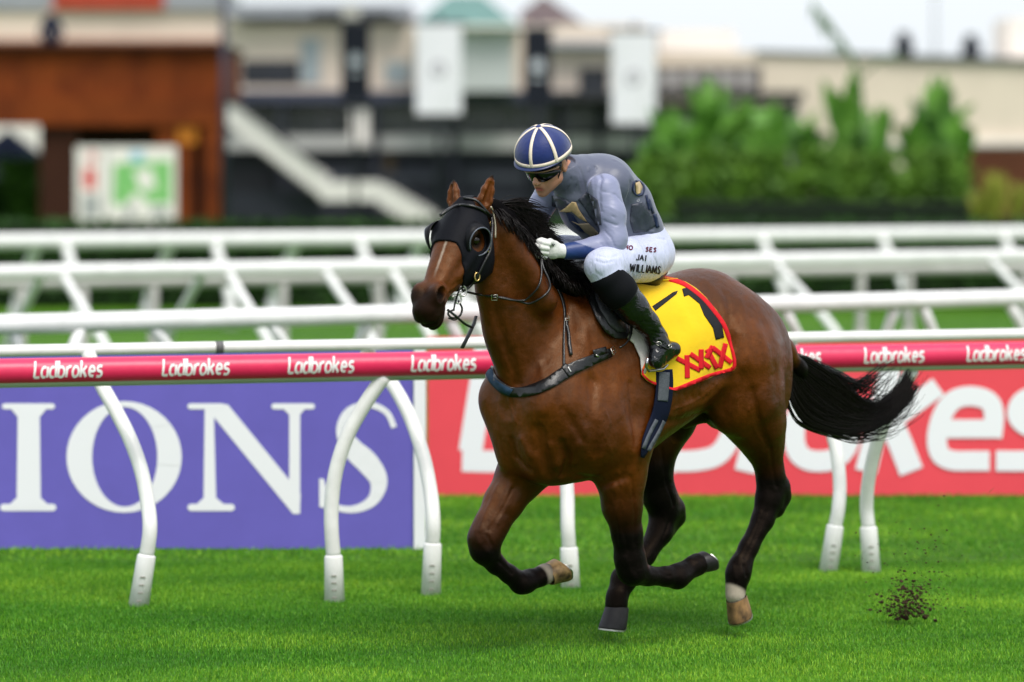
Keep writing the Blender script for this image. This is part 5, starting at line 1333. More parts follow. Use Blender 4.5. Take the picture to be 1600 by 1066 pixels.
# belly hairs by the flank
paths = []
for i in range(18):
    x0 = rng.uniform(1128, 1142); y0 = 648+ (x0-1128)*.8; paths.append([P(x0+rng.normal(0, 1)+6*tt_*rng.uniform(.2, 1), y0+26*tt_*rng.uniform(.8, 1), .14) for tt_ in np.linspace(0, 1, 6)])
strands('flank_hair', paths, horse, hairmat, .0012)
print('tack+hair', time.time()-T0)
# ================================================================== the rider
JY = R(14); JP = R(26)
g0 = np.array([math.cos(JY), math.sin(JY), 0])
Gl = np.array([-math.sin(JY), math.cos(JY), 0])
Gf = g0*math.cos(JP)-Z3*math.sin(JP); Gu = g0*math.sin(JP)+Z3*math.cos(JP)
ro = R(-5); Gl, Gu = Gl*math.cos(ro)+Gu*math.sin(ro), Gu*math.cos(ro)-Gl*math.sin(ro)
JO = P(855, 257, .02)
def jp(f, u, l): return JO+Gf*f+Gu*u+Gl*l
JB = np.array([Gf, Gu, Gl])
def q(x, y, l, r): return (P(x, y, l), rp(x, y, l, r))
near_arm = [q(944, 296, .17, 25), q(955, 335, .215, 22), q(960, 372, .235, 19.5), q(957, 381, .235, 18.5)]
near_fore = [q(957, 382, .235, 18.5), q(930, 388, .19, 17), (P(884, 393, .13), rp(884, 393, .10, 13))]
far_arm = [q(860, 300, -.16, 24), q(846, 322, -.19, 19), q(838, 345, -.20, 17)]
far_fore = [q(838, 346, -.20, 16.5), q(842, 362, -.12, 13), q(850, 377, -.05, 11)]
near_thigh = [q(1006, 404, .10, 38), q(972, 408, .19, 35), q(940, 416, .26, 28)]
near_shin = [q(950, 436, .275, 26), q(966, 454, .29, 27), q(989, 482, .305, 23), q(1011, 505, .315, 17), q(1027, 527, .32, 15)]
def mir(ch): return [((a[0], -a[1], a[2]), r_) for a, r_ in ch]
def body_core(Fd, g):
    """torso, arms and legs; g is added to every radius"""
    tor = [(P(1004, 388, 0), .108), (P(990, 358, 0), .112), (P(968, 322, 0), .130), (P(940, 290, 0), .128), (P(912, 276, .0), .098)]
    Fd.chain([(p, r_+g) for p, r_ in tor], .05, 1.12)
    Fd.chain([(P(897, 306, 0), .085+g), (P(918, 326, 0), .105+g), (P(948, 352, 0), .105+g), (P(980, 378, 0), .10+g)], .05, 1.1)
    Fd.cone(P(932, 286, .0)+[0, .11, 0], P(932, 286, 0)-[0, .11, 0], .078+g, .078+g, .06)
    for ch in (near_arm, near_fore, far_arm, far_fore): Fd.chain([(p, r_+g) for p, r_ in ch], .025)
def legs_core(Fd, g):
    Fd.cone(P(1004, 398, .0)+[0, .06, 0], P(1004, 398, .0)-[0, .06, 0], .10+g, .10+g, .05)
    for ch in (near_thigh, mir(near_thigh)): Fd.chain([(p, r_+g) for p, r_ in ch], .04)
def shins_core(Fd, g):
    for ch in (near_shin, mir(near_shin)): Fd.chain([(p, r_+g) for p, r_ in ch], .025)

jockey = frame_root('person', P(985, 520, 0)*[1, 0, 1], label='jockey in grey silks and a navy cap crouched over the galloping horse', cat='person')
# ---- head (finer grid), then the body under the clothes in the same field
Jb = Field((-.25, -.44, 1.08), (.78, .46, 2.30), .0048)
body_core(Jb, -.016); legs_core(Jb, -.016); shins_core(Jb, -.012)
Jb.chain([(P(908, 284, 0), .085), (P(893, 274, .01), .062), (jp(-.045, -.055, 0), .056), (jp(-.03, -.02, 0), .056)], .03)
Jb.ell(jp(-.012, .035, 0), (.098, .105, .077), JB, .02)
Jb.cone(jp(.015, -.055, .038), jp(.062, -.088, .012), .032, .022, .03); Jb.cone(jp(.015, -.055, -.038), jp(.062, -.088, -.012), .032, .022, .03)
Jb.ell(jp(.045, -.03, 0), (.048, .065, .052), JB, .03)
Jb.ell(jp(.076, -.103, 0), (.019, .016, .020), JB, .015)
for sg in (-1, 1):
    Jb.ell(jp(.055, -.020, sg*.040), (.024, .020, .022), JB, .02)
    Jb.ell(jp(.078, .012, sg*.030), (.016, .012, .018), JB, .008, neg=True)
    Jb.ell(jp(-.012, -.004, sg*.080), (.020, .032, .009), JB, .006)
    Jb.ell(jp(-.006, .002, sg*.091), (.010, .018, .006), JB, .004, neg=True)
    Jb.ell(jp(.100, -.040, sg*.011), (.010, .008, .008), JB, .005)
    Jb.ridge([jp(.088, -.052, sg*.022), jp(.080, -.072, sg*.033)], -.0025, .006)
Jb.cone(jp(.080, .025, 0), jp(.112, -.033, 0), .010, .011, .012)
Jb.ell(jp(.113, -.036, 0), (.012, .010, .012), JB, .006)
Jb.ell(jp(.082, -.060, 0), (.020, .020, .026), JB, .012)
Jb.ell(jp(.094, -.064, 0), (.010, .0055, .021), JB, .004)
Jb.ell(jp(.090, -.078, 0), (.010, .0065, .018), JB, .004)
Jb.ell(jp(.102, -.071, 0), (.012, .0035, .015), JB, .002, neg=True)
def hand(Fd, wr, kn, up, side, g, k=.006):
    """closed hand: wr wrist, kn knuckle centre, up = back of the hand's upper direction, side = palm normal"""
    wr = np.array(wr); kn = np.array(kn); d = kn-wr; L = np.linalg.norm(d); d /= L
    up = up-d*(up@d); up /= np.linalg.norm(up); sd = np.cross(d, up)*side
    Fd.cone(wr, wr+d*L*.35, .026+g, .029+g, k)
    for j in range(4):                                    # palm: four metacarpal ridges
        Fd.cone(wr+d*L*.3+up*(.016-.011*j), kn+up*(.030-.020*j)-d*.004*abs(j-1), .021+g, .0145+g, .018)
    for j, ln in enumerate((.040, .044, .041, .033)):     # fingers curl down round the rein
        a = kn+up*(.030-.020*j)-d*.004*abs(j-1); b = a+d*ln*.55+sd*ln*.55; c = b-d*ln*.25+sd*ln*.55; e = c-d*ln*.62+sd*.004
        Fd.cone(a, b, .0125+g, .0118+g, .004); Fd.cone(b, c, .0118+g, .0108+g, .004); Fd.cone(c, e, .0108+g, .0098+g, .003)
    a = wr+d*L*.35+up*.024+sd*.008; b = a+d*.034+up*.012+sd*.016; c = b+d*.026-up*.006+sd*.010
    Fd.cone(a, b, .016+g, .0135+g, .008); Fd.cone(b, c, .0135+g, .0105+g, .004)
    return kn
HN = dict(wr=P(875, 392, .125), kn=P(842, 387, .10), up=np.array([.25, .15, 1.]), side=-1)
HNf = dict(wr=P(852, 380, -.05), kn=P(836, 376, -.035), up=np.array([.2, -.1, 1.]), side=1)
hand(Jb, g=-.004, **HN)
Jb.cone(P(884, 393, .13), HN['wr'], .018, .022, .01)
HNf2 = dict(HNf); HNf2['kn'] = HNf['wr']+(HNf['kn']-HNf['wr'])/np.linalg.norm(HNf['kn']-HNf['wr'])*.085
hand(Jb, g=-.004, **HNf2)
V, Q = Jb.mesh(); V, Q = biggest(V, Q)
f_ = (V-JO)@Gf; u_ = (V-JO)@Gu; l_ = (V-JO)@Gl
lip = np.clip(1-np.maximum(np.abs(u_+.071)/.014, np.abs(l_)/.024), 0, 1)*(f_ > .085)
stub = np.clip(1-np.linalg.norm(np.column_stack([(f_-.06)/.06, (u_+.085)/.05, l_/.07]), axis=1), 0, 1)*1.2
sk = bpy.data.materials.new('skin'); sk.use_nodes = True; n = sk.node_tree; b = n.nodes['Principled BSDF']
b.inputs['Roughness'].default_value = .48; b.inputs['Subsurface Weight'].default_value = .15; b.inputs['Subsurface Radius'].default_value = (.012, .005, .003)
al = n.nodes.new('ShaderNodeAttribute'); al.attribute_name = 'lip'; as_ = n.nodes.new('ShaderNodeAttribute'); as_.attribute_name = 'stubble'
m1 = n.nodes.new('ShaderNodeMix'); m1.data_type = 'RGBA'; m1.inputs[6].default_value = (.50, .235, .15, 1); m1.inputs[7].default_value = (.24, .13, .095, 1)
m2 = n.nodes.new('ShaderNodeMix'); m2.data_type = 'RGBA'; m2.inputs[7].default_value = (.42, .11, .09, 1)
n.links.new(as_.outputs['Fac'], m1.inputs[0]); n.links.new(al.outputs['Fac'], m2.inputs[0]); n.links.new(m1.outputs[2], m2.inputs[6]); n.links.new(m2.outputs[2], b.inputs['Base Color'])
jb = lmesh('body', V, Q, sk, jockey); set_attr(jb, 'lip', np.clip(lip*2, 0, 1)); set_attr(jb, 'stubble', np.clip(stub, 0, .6))
print('body', len(V), time.time()-T0)

# ---- silks
S = Field((-.28, -.44, 1.45), (.75, .46, 2.32), .0048)
body_core(S, .0)
S.chain([(P(906, 284, 0), .098), (P(893, 274, .01), .082), (jp(-.050, -.058, 0), .076), (jp(-.040, -.030, 0), .072)], .03)
S.cut(S.sub((-.28, -.44, 1.45), (.75, .46, 2.32))[0], (lambda sl, x, y, z: np.maximum(-(((x-jp(-.05, -.033, 0)[0])*Gu[0]+(y-jp(-.05, -.033, 0)[1])*Gu[1]+(z-jp(-.05, -.033, 0)[2])*Gu[2])), np.sqrt((x-JO[0])**2+(y-JO[1])**2+(z-JO[2])**2)-.13))(*S.sub((-.28, -.44, 1.45), (.75, .46, 2.32))), .004)
# waist hem: cut below the belt plane
wa, wb = P(1035, 366, 0), P(960, 402, 0); wd = wb-wa; wn = np.cross(Y3, wd); wn /= np.linalg.norm(wn)
if wn[2] > 0: wn = -wn
sl, x, y, z = S.sub((-.2, -.42, 1.5), (.35, .42, 1.78))
pl = (x-wa[0])*wn[0]+(y-wa[1])*wn[1]+(z-wa[2])*wn[2]
pl = np.where((y > .17) & (x > .0), -1, pl)
S.cut(sl, -pl.astype(np.float32), .004)
# wrist ends
for w0, d0 in ((P(880, 393, .13), P(930, 388, .19)), (P(848, 375, -.06), P(842, 362, -.12))):
    d = w0-d0; d /= np.linalg.norm(d); sl, x, y, z = S.sub(w0-.05, w0+.05)
    S.cut(sl, -((x-w0[0])*d[0]+(y-w0[1])*d[1]+(z-w0[2])*d[2]).astype(np.float32), .002)
S.blur(1)
def ssnap(F_, x, y):
    d = raydir(x, y); d = d/np.linalg.norm(d); t = np.linspace(14, 16.2, 900); pts = CAML+d*t[:, None]
    ins = ((pts > F_.lo+F_.h) & (pts < F_.lo+F_.h*(F_.n-2))).all(1)
    v = np.where(ins, F_.sample(pts), 1); return pts[np.argmax(v < 0)] if (v < 0).any() else pts[np.argmin(v)]
def fold(F_, path, amp, w): F_.ridge([ssnap(F_, *p) for p in path], amp, w)
# creases: sleeve, elbow, armpit, chest, collar
for pth, a, w in (([(941, 300), (962, 305), (974, 318)], -.005, .008), ([(938, 318), (958, 326), (976, 336)], .004, .007), ([(940, 330), (960, 340)], -.005, .006),
                  ([(944, 345), (962, 352), (978, 352)], -.005, .007), ([(946, 352), (960, 362)], .004, .006), ([(945, 362), (955, 372), (960, 385)], -.006, .006),
                  ([(935, 366), (950, 378), (958, 392)], .005, .006), ([(925, 372), (940, 382), (945, 395)], -.004, .005), ([(905, 378), (915, 388), (915, 400)], -.003, .005), ([(893, 382), (898, 400)], .003, .004),
                  ([(930, 262), (940, 280), (936, 300), (938, 330)], -.010, .009), ([(920, 262), (926, 290), (930, 320)], .005, .009), ([(905, 262), (912, 285), (920, 310)], -.005, .007),
                  ([(898, 260), (903, 280), (908, 300)], .004, .006), ([(985, 285), (980, 310), (988, 345)], -.008, .010), ([(1000, 300), (995, 330), (1000, 360)], .006, .012),
                  ([(1010, 320), (1005, 345), (1012, 365)], -.006, .009), ([(985, 345), (1000, 362), (1020, 362)], .005, .007), ([(900, 330), (925, 345), (935, 360)], -.005, .008),
                  ([(880, 318), (900, 330)], .004, .008), ([(960, 250), (985, 275), (1005, 305)], .004, .015), ([(888, 262), (892, 280), (885, 298)], -.005, .004), ([(893, 255), (898, 275), (892, 300)], .004, .004), ([(897, 252), (903, 272), (898, 300)], -.005, .004),
                  ([(835, 300), (845, 312), (858, 318)], -.005, .007), ([(828, 318), (842, 328)], .004, .006), ([(826, 335), (840, 340)], -.004, .006), ([(865, 300), (880, 312), (905, 318)], -.006, .007)):
    fold(S, pth, a*.8, w*.75)
V, Q = S.mesh(); V, Q = biggest(V, Q); SS = Surf(V, Q)
def polydist(V, ch):
    best = None
    for (a, _), (b_, _) in zip(ch[:-1], ch[1:]):
        d = seg_t(V, a, b_); best = d if best is None else np.minimum(best, d)
    return best
dA = np.minimum(polydist(V, near_arm+near_fore[1:]), polydist(V, far_arm+far_fore[1:]))
slv = np.clip((.085-dA)/.008, 0, 1)
# yoke of the light colour over the upper back
# navy cuffs with a slanting edge
w0, d0 = P(880, 393, .13), P(955, 386, .23); ax_ = (w0-d0)/np.linalg.norm(w0-d0)
tn = (V-d0)@ax_; up_ = (V[:, 2]-(d0[2]+(w0[2]-d0[2])*tn/np.linalg.norm(w0-d0)))
cuff = np.clip((tn-(.08+up_*2.1))/.006, 0, 1)*(seg_t(V, d0, w0) < .075)
cuff = np.maximum(cuff, (np.linalg.norm(V-P(850, 377, -.05), axis=1) < .06)*1.)
sm = bpy.data.materials.new('racing_silk'); sm.use_nodes = True; n = sm.node_tree; b = n.nodes['Principled BSDF']
b.inputs['Roughness'].default_value = .42; b.inputs['Sheen Weight'].default_value = .25; b.inputs['Sheen Roughness'].default_value = .35; b.inputs['Specular IOR Level'].default_value = .4
a1 = n.nodes.new('ShaderNodeAttribute'); a1.attribute_name = 'sleeve'; a2 = n.nodes.new('ShaderNodeAttribute'); a2.attribute_name = 'cuff'
m1 = n.nodes.new('ShaderNodeMix'); m1.data_type = 'RGBA'; m1.inputs[6].default_value = (.095, .105, .155, 1); m1.inputs[7].default_value = (.225, .24, .37, 1)
m2 = n.nodes.new('ShaderNodeMix'); m2.data_type = 'RGBA'; m2.inputs[7].default_value = (.012, .035, .15, 1)
n.links.new(a1.outputs['Fac'], m1.inputs[0]); n.links.new(a2.outputs['Fac'], m2.inputs[0]); n.links.new(m1.outputs[2], m2.inputs[6]); n.links.new(m2.outputs[2], b.inputs['Base Color'])
tc = n.nodes.new('ShaderNodeTexCoord'); t1 = n.nodes.new('ShaderNodeTexNoise'); t1.inputs['Scale'].default_value = 9; t1.inputs['Detail'].default_value = 3; t1.inputs['Distortion'].default_value = .6
mp = n.nodes.new('ShaderNodeMapping'); mp.inputs['Scale'].default_value = (1, 1, 1.9); n.links.new(tc.outputs['Object'], mp.inputs[0]); n.links.new(mp.outputs[0], t1.inputs[0])
bp = n.nodes.new('ShaderNodeBump'); bp.inputs['Distance'].default_value = .007; bp.inputs['Strength'].default_value = .6; n.links.new(t1.outputs[0], bp.inputs['Height']); n.links.new(bp.outputs[0], b.inputs['Normal'])
silks = lmesh('racing_silks', V, Q, sm, jockey); set_attr(silks, 'sleeve', slv); set_attr(silks, 'cuff', cuff)

# ---- breeches
B_ = Field((-.32, -.46, 1.30), (.62, .46, 1.90), .0052)
legs_core(B_, .0)
B_.chain([(P(1003, 390, 0), .118), (P(996, 368, 0), .118)], .05, 1.1)
sl, x, y, z = B_.sub((-.26, -.42, 1.36), (.42, .42, 1.86))
for sg in (1, -1):                         # hem below the knee
    hc = np.array(near_shin[0][0])*[1, sg, 1]; hd = np.array(near_shin[2][0])*[1, sg, 1]-hc; hd /= np.linalg.norm(hd)
    B_.cone(hc, hc+hd*.02, rp(942, 424, .262, 26), rp(942, 424, .262, 26), .02)
for pth, a, w in (([(925, 412), (930, 425), (940, 432)], -.003, .005), ([(990, 395), (1000, 415), (1005, 440)], .003, .006), ([(975, 400), (985, 420), (990, 438)], -.003, .006), ([(1015, 392), (1025, 410), (1020, 432)], -.004, .006),
                  ([(1028, 382), (1038, 400), (1030, 425)], .003, .005), ([(960, 405), (968, 418), (970, 430)], .002, .005), ([(1040, 375), (1020, 372), (1000, 380)], -.004, .006)):
    fold(B_, pth, a, w)
for i in range(9):
    x_ = 968+8*i
    fold(B_, [(x_, 402+(i % 3)*4), (x_+3, 418), (x_-2, 436-(i % 2)*6)], -.0035 if i % 2 else .003, .0045)
for pth in ([(935, 400), (950, 404), (965, 400)], [(930, 408), (945, 412), (958, 408)], [(1035, 388), (1042, 402), (1038, 420)]): fold(B_, pth, -.003, .005)
V, Q = B_.mesh(); V, Q = biggest(V, Q); BS = Surf(V, Q)
wh = mat('breeches_white', (.52, .55, .74), .5, .10, 14, .010, 34, sheen=.2, stretch=(1.4, 1.4, .28))
lmesh('breeches', V, Q, wh, jockey)

# ---- boots
for sg in (1, -1):
    Bt = Field((-.30, .14 if sg > 0 else -.50, 1.0), (.50, .50 if sg > 0 else -.14, 1.70), .005)
    ch = near_shin if sg > 0 else mir(near_shin)
    Bt.chain([(p, r_+(.004)) for i, (p, r_) in enumerate(ch)], .02)
    def m_(p): return np.array(p)*[1, sg, 1]
    Bt.chain([(m_(P(1024, 530, .32)), .046), (m_(P(1034, 545, .325)), .042), (m_(P(1052, 546, .325)), .034)], .02)      # heel
    Bt.chain([(m_(P(1028, 538, .325)), .042), (m_(P(1026, 553, .335)), .036), (m_(P(1023, 564, .345)), .030)], .02)      # instep and toe
    Bt.chain([(m_(P(1044, 556, .33)), .024), (m_(P(1028, 568, .345)), .024)], .015)
    for i in range(5):
        c0 = m_(P(1006+6*i, 508+8*i, .31)); Bt.ridge([c0+[-.04, .05*sg, .01*(i % 2)], c0+[.05, .05*sg, .02]], -.004, .006)
    V, Q = Bt.mesh(); V, Q = biggest(V, Q)
    if sg > 0: BTS = Surf(V, Q)
    bm_ = bpy.data.materials.get('boot_leather')
    if not bm_:
        bm_ = bpy.data.materials.new('boot_leather'); bm_.use_nodes = True; n = bm_.node_tree; b = n.nodes['Principled BSDF']
        at = n.nodes.new('ShaderNodeAttribute'); at.attribute_name = 'patent'
        mr = n.nodes.new('ShaderNodeMapRange'); mr.inputs[3].default_value = .75; mr.inputs[4].default_value = .10; n.links.new(at.outputs['Fac'], mr.inputs[0]); n.links.new(mr.outputs[0], b.inputs['Roughness'])
        b.inputs['Base Color'].default_value = (.0025, .003, .0045, 1)
        ms = n.nodes.new('ShaderNodeMapRange'); ms.inputs[3].default_value = .12; ms.inputs[4].default_value = .55; n.links.new(at.outputs['Fac'], ms.inputs[0]); n.links.new(ms.outputs[0], b.inputs['Specular IOR Level'])
        tc = n.nodes.new('ShaderNodeTexCoord'); t1 = n.nodes.new('ShaderNodeTexNoise'); t1.inputs['Scale'].default_value = 38; t1.inputs['Detail'].default_value = 3; t1.inputs['Distortion'].default_value = 1
        n.links.new(tc.outputs['Object'], t1.inputs[0]); bp = n.nodes.new('ShaderNodeBump'); bp.inputs['Distance'].default_value = .004; n.links.new(at.outputs['Fac'], bp.inputs['Strength'])
        n.links.new(t1.outputs[0], bp.inputs['Height']); n.links.new(bp.outputs[0], b.inputs['Normal'])
    bo = lmesh('boot', V, Q, bm_, jockey)
    c0 = np.array(near_shin[1][0]); d0 = np.array(near_shin[3][0])-c0; d0 /= np.linalg.norm(d0)
    set_attr(bo, 'patent', np.clip(((V*[1, sg, 1]-c0)@d0-.035)/.006, 0, 1))

# ---- gloves
# boot buckles
for x, y, a_ in ((1029, 537, .3), (1046, 541, -.4)):
    h = BTS.cast(x, y)
    if h is not None:
        c = h[0]+h[1]*.004; e1 = np.cross(h[1], Z3); e1 /= np.linalg.norm(e1); e2 = np.cross(h[1], e1)
        v_, f_q = tube([tuple(c+e1*.011*math.cos(t_)+e2*.008*math.sin(t_)) for t_ in np.linspace(0, 6.283, 13)], .0018, 5, False); lmesh('buckle', [tuple(v) for v in v_], f_q, steel, jockey)
v_, f_q = tube([tuple(P(1052, 540, .36)), tuple(P(1044, 546, .38)), tuple(P(1034, 541, .38)), tuple(P(1020, 533, .36))], .003, 6); lmesh('boot_strap', [tuple(v) for v in v_], f_q, leather, jockey)
for hd, nm in ((HN, 'near'), (HNf2, 'far')):
    c = np.array(hd['kn']); G = Field(c-.13, c+.13, .0034)
    hand(G, g=.001, **hd)
    wr = np.array(hd['wr']); bd = np.array(P(884, 393, .13) if nm == 'near' else P(850, 377, -.05)+(wr-hd['kn'])*.3)
    G.cone(wr, bd, .029, .031, .01)
    V, Q = G.mesh(); V, Q = biggest(V, Q)
    if nm == 'near': GS = Surf(V, Q)
    lmesh('glove', V, Q, mat('glove_white', (.70, .70, .68), .65, .12, 30, .002, 90), jockey)

# ---- cap: dome, button, bands, peak
HC = (.012, .072, 0); HRf, HRu, HRl = .137, .115, .118
def dome(az, el, k=1.0):
    return jp(HC[0]+HRf*k*math.cos(el)*math.cos(az), HC[1]+HRu*k*math.sin(el)-.012*math.cos(el)*(math.cos(az) < 0)*-math.cos(az), HC[2]+HRl*k*math.cos(el)*math.sin(az))
nA, nE = 48, 18; V = []; Fc = []
for i in range(nE+1):
    el = R(-12)+(R(90)-R(-12))*i/nE
    for k_ in range(nA):
        az = 2*math.pi*k_/nA; puff = 1+.006*math.cos(az*8)*math.cos(el)
        V.append(dome(az, el, puff))
Fc = [(i*nA+k_, i*nA+(k_+1) % nA, (i+1)*nA+(k_+1) % nA, (i+1)*nA+k_) for i in range(nE) for k_ in range(nA)]
o0 = len(V)
for k_ in range(nA):
    V.append(dome(2*math.pi*k_/nA, R(-12), .86))
Fc += [(k_, o0+k_, o0+(k_+1) % nA, (k_+1) % nA) for k_ in range(nA)]
navy = mat('cap_navy', (.004, .018, .135), .5, .15, 30, .0015, 70, sheen=.3)
cap = lmesh('racing_cap', V, Fc, navy, jockey)
cream = mat('cap_ribbon', (.82, .70, .58), .55, .08, 40)
def cap_ribbon(fn, wid, nn=40, nm='ribbon'):
    V = []; Fc = []
    for i in range(nn+1):
        a_, b_ = fn(i/nn, -wid), fn(i/nn, wid)
        V += [dome(*a_, 1.006), dome(*a_, 1.022), dome(*b_, 1.022), dome(*b_, 1.006)]
    for i in range(nn):
        for j in range(4): Fc.append((i*4+j, i*4+(j+1) % 4, i*4+4+(j+1) % 4, i*4+4+j))
    Fc += [(3, 2, 1, 0), tuple(nn*4+j for j in range(4))]
    return lmesh(nm, V, Fc, cream, cap)
for az0 in (-50, 10, 62, 125, 180, 240):
    cap_ribbon(lambda t, w, az0=az0: (R(az0)+w/max(math.cos(R(-12)+R(98)*t), .12), R(-9)+R(96)*t), .060, 24)
cap_ribbon(lambda t, w: (2*math.pi*t, R(-1)+w+R(4)*math.cos(2*math.pi*t+2.6)), .085, 60)
bt = Field(dome(0, R(90))-.03, dome(0, R(90))+.03, .003); bt.ell(dome(0, R(90)), (.014, .007, .014), JB, 0)
lmesh('button', *bt.mesh(), navy, cap)
# peak
V = []; Fc = []; nn = 24
for i in range(nn+1):
    az = R(-72)+R(144)*i/nn; wv = math.cos((i/nn-.5)*math.pi)
    for k_, ex, uu in ((0, .985, -.13), (1, 1.0+.15*wv, -.17), (2, 1.0+.15*wv, -.20), (3, .95, -.18)):
        V.append(jp(HC[0]+HRf*ex*math.cos(az), HC[1]+HRu*uu, HC[2]+HRl*ex*math.sin(az)))
for i in range(nn):
    for j in range(4): Fc.append((i*4+j, i*4+(j+1) % 4, i*4+4+(j+1) % 4, i*4+4+j))
lmesh('peak', V, Fc, mat('peak_navy', (.008, .02, .09), .35), cap)
# goggles: worn pair and a spare pair pushed up against the peak
blackg = mat('goggle_black', (.006, .006, .007), .3); lensm = mat('goggle_lens', (.003, .003, .005), .10, spec=.35)
def goggle(u0, u1, R0, az0, az1, m, nm, par, thick=.006, taper=.25, lift=0, nn=26, ctr=.0):
    V = []; Fc = []
    for i in range(nn+1):
        az = R(az0)+R(az1-az0)*i/nn; e = abs((az-R(ctr))/R(90)); sh = taper*e*e*(u1-u0)/2*1.6; dip = .010*math.exp(-((az)/.22)**2)
        for rr, u in ((R0+thick, u0+sh+dip), (R0+thick+.004, (u0+u1)/2), (R0+thick, u1-sh), (R0, u1-sh), (R0, u0+sh+dip)):
            V.append(jp(.000+rr*1.0*math.cos(az)+.004, u-lift*(1-math.cos(az)), rr*.84*math.sin(az)))
    for i in range(nn):
        for j in range(5): Fc.append((i*5+j, i*5+(j+1) % 5, i*5+5+(j+1) % 5, i*5+5+j))
    Fc += [(4, 3, 2, 1, 0), tuple(nn*5+j for j in range(5))]
    return lmesh(nm, V, Fc, m, par)
gg = goggle(-.036, .024, .097, -78, 78, lensm, 'goggles', jockey, taper=.8)
goggle(.019, .026, .099, -80, 80, blackg, 'frame', gg, taper=.2); goggle(-.001, .020, .087, 76, 178, blackg, 'strap', gg, taper=0); goggle(-.001, .020, .087, -178, -76, blackg, 'strap', gg, taper=0)
g2 = goggle(.026, .052, .116, -66, 66, lensm, 'goggles', jockey, taper=.5)
goggle(.022, .027, .121, -66, 66, mat('goggle_trim', (.35, .2, .12), .4), 'frame', g2, taper=-.3)
# little round badge on the spare pair
def disc_tube(c, nrm, r0, rt, m, nm, par, n1=20, sq=1.0):
    nrm = nrm/np.linalg.norm(nrm); a_ = np.cross(nrm, Z3); a_ /= np.linalg.norm(a_); b_ = np.cross(nrm, a_)
    Pts = [c+a_*r0*sq*math.cos(2*math.pi*i/n1)+b_*r0*math.sin(2*math.pi*i/n1) for i in range(n1+1)]
    V, Fc = tube(Pts, rt, 6, False); return lmesh(nm, [tuple(v) for v in V], Fc, m, par)
c = jp(.128, .040, -.012); disc_tube(c, Gf, .008, .0014, mat('badge_silver', (.6, .6, .62), .3, metal=1), 'badge', g2)
# chin strap and short hair round the ear
hairm = mat('hair_dark', (.02, .012, .008), .6, .4, 60)
V, Fc = tube([jp(.01, .03, .083), jp(.028, -.02, .077), jp(.036, -.07, .052), jp(.05, -.108, .0)], .0035, 6); lmesh('chin_strap', [tuple(v) for v in V], Fc, blackg, jockey)
Hh = Field(JO-.14, JO+.14, .004); Hh.ell(jp(-.018, .034, 0), (.098, .108, .0805), JB, .01)
sl, x, y, z = Hh.sub(JO-.14, JO+.14); ff = (x-JO[0])*Gf[0]+(y-JO[1])*Gf[1]+(z-JO[2])*Gf[2]; uu = (x-JO[0])*Gu[0]+(y-JO[1])*Gu[1]+(z-JO[2])*Gu[2]; ll = (x-JO[0])*Gl[0]+(y-JO[1])*Gl[1]+(z-JO[2])*Gl[2]
Hh.cut(sl, -(np.maximum(ff-.018+np.clip(-uu, 0, .05)*.9, np.maximum(-uu-.035, (.012-uu)*((ff > -.032) & (ff < .012))-.002))).astype(np.float32), 0)
V, Q = Hh.mesh(); lmesh('hair', V, Q, hairm, jockey)
# ---- prints on the silks and breeches
SF = {'J': [[(.1, .2), (.25, 0), (.5, .05), (.55, .3), (.55, 1)]], 'A': [[(0, 0), (.35, 1), (.7, 0)], [(.15, .38), (.55, .38)]], 'I': [[(.2, 0), (.2, 1)]], 'W': [[(0, 1), (.2, 0), (.45, .9), (.7, 0), (.9, 1)]],
      'L': [[(.08, 1), (.08, .03), (.55, .03)]], 'M': [[(.03, 0), (.1, 1), (.42, .1), (.75, 1), (.82, 0)]], 'S': [[(.55, .85), (.3, 1), (.08, .8), (.3, .52), (.55, .28), (.35, 0), (.05, .12)]], 'H': [[(.05, 0), (.05, 1)], [(.6, 0), (.6, 1)], [(.05, .5), (.6, .5)]],
      'O': [[(.35+.33*math.cos(a), .5+.5*math.sin(a)) for a in np.linspace(0, 6.283, 11)]], 'E': [[(.55, .97), (.06, .97), (.06, .03), (.55, .03)], [(.06, .5), (.45, .5)]], 'D': [[(.06, 0), (.06, 1), (.4, .9), (.6, .5), (.4, .1), (.06, .0)]],
      'C': [[(.6, .85), (.35, 1), (.08, .7), (.08, .3), (.35, 0), (.6, .15)]], 'N': [[(.05, 0), (.05, 1), (.6, 0), (.6, 1)]], 'Y': [[(0, 1), (.3, .5), (.6, 1)], [(.3, .5), (.3, 0)]]}
def print_px(surf, txt, x, y, h, wd, ang, m, lw, gap=.22, off=.0022):
    ca, sa = math.cos(R(ang)), math.sin(R(ang)); u0 = 0
    for ch in txt:
        if ch == ' ': u0 += .5*wd; continue
        for st_ in SF[ch]:
            pp = [(x+(u0+u*wd)*ca+v*h*sa, y+(u0+u*wd)*sa-v*h*ca) for u, v in st_]
            Vp, Fp = strip(pp, lw, 3); ok = []
            for qx, qy in Vp:
                hh = surf.cast(qx, qy); ok.append(None if hh is None else hh[0]+hh[1]*off)
            if any(o is None for o in ok): continue
            lmesh('print', ok, [tuple(f) for f in Fp], m, jockey)
        u0 += (max(p_[0] for st_ in SF[ch] for p_ in st_)+gap)*wd
inkb = mat('ink_black', (.012, .012, .018), .7); inkr = mat('ink_maroon', (.10, .012, .03), .7)
print_px(BS, 'JAI', 993, 406, 8.5, 8, 6, inkb, 1.8); print_px(BS, 'WILLIAMS', 984, 424, 12, 8, 5, inkb, 2.0, .20)
print_px(BS, 'HO', 975, 389, 6.5, 8.5, 10, inkr, 1.7); print_px(BS, 'SES', 1008, 393, 6.5, 8, 4, inkr, 1.8)
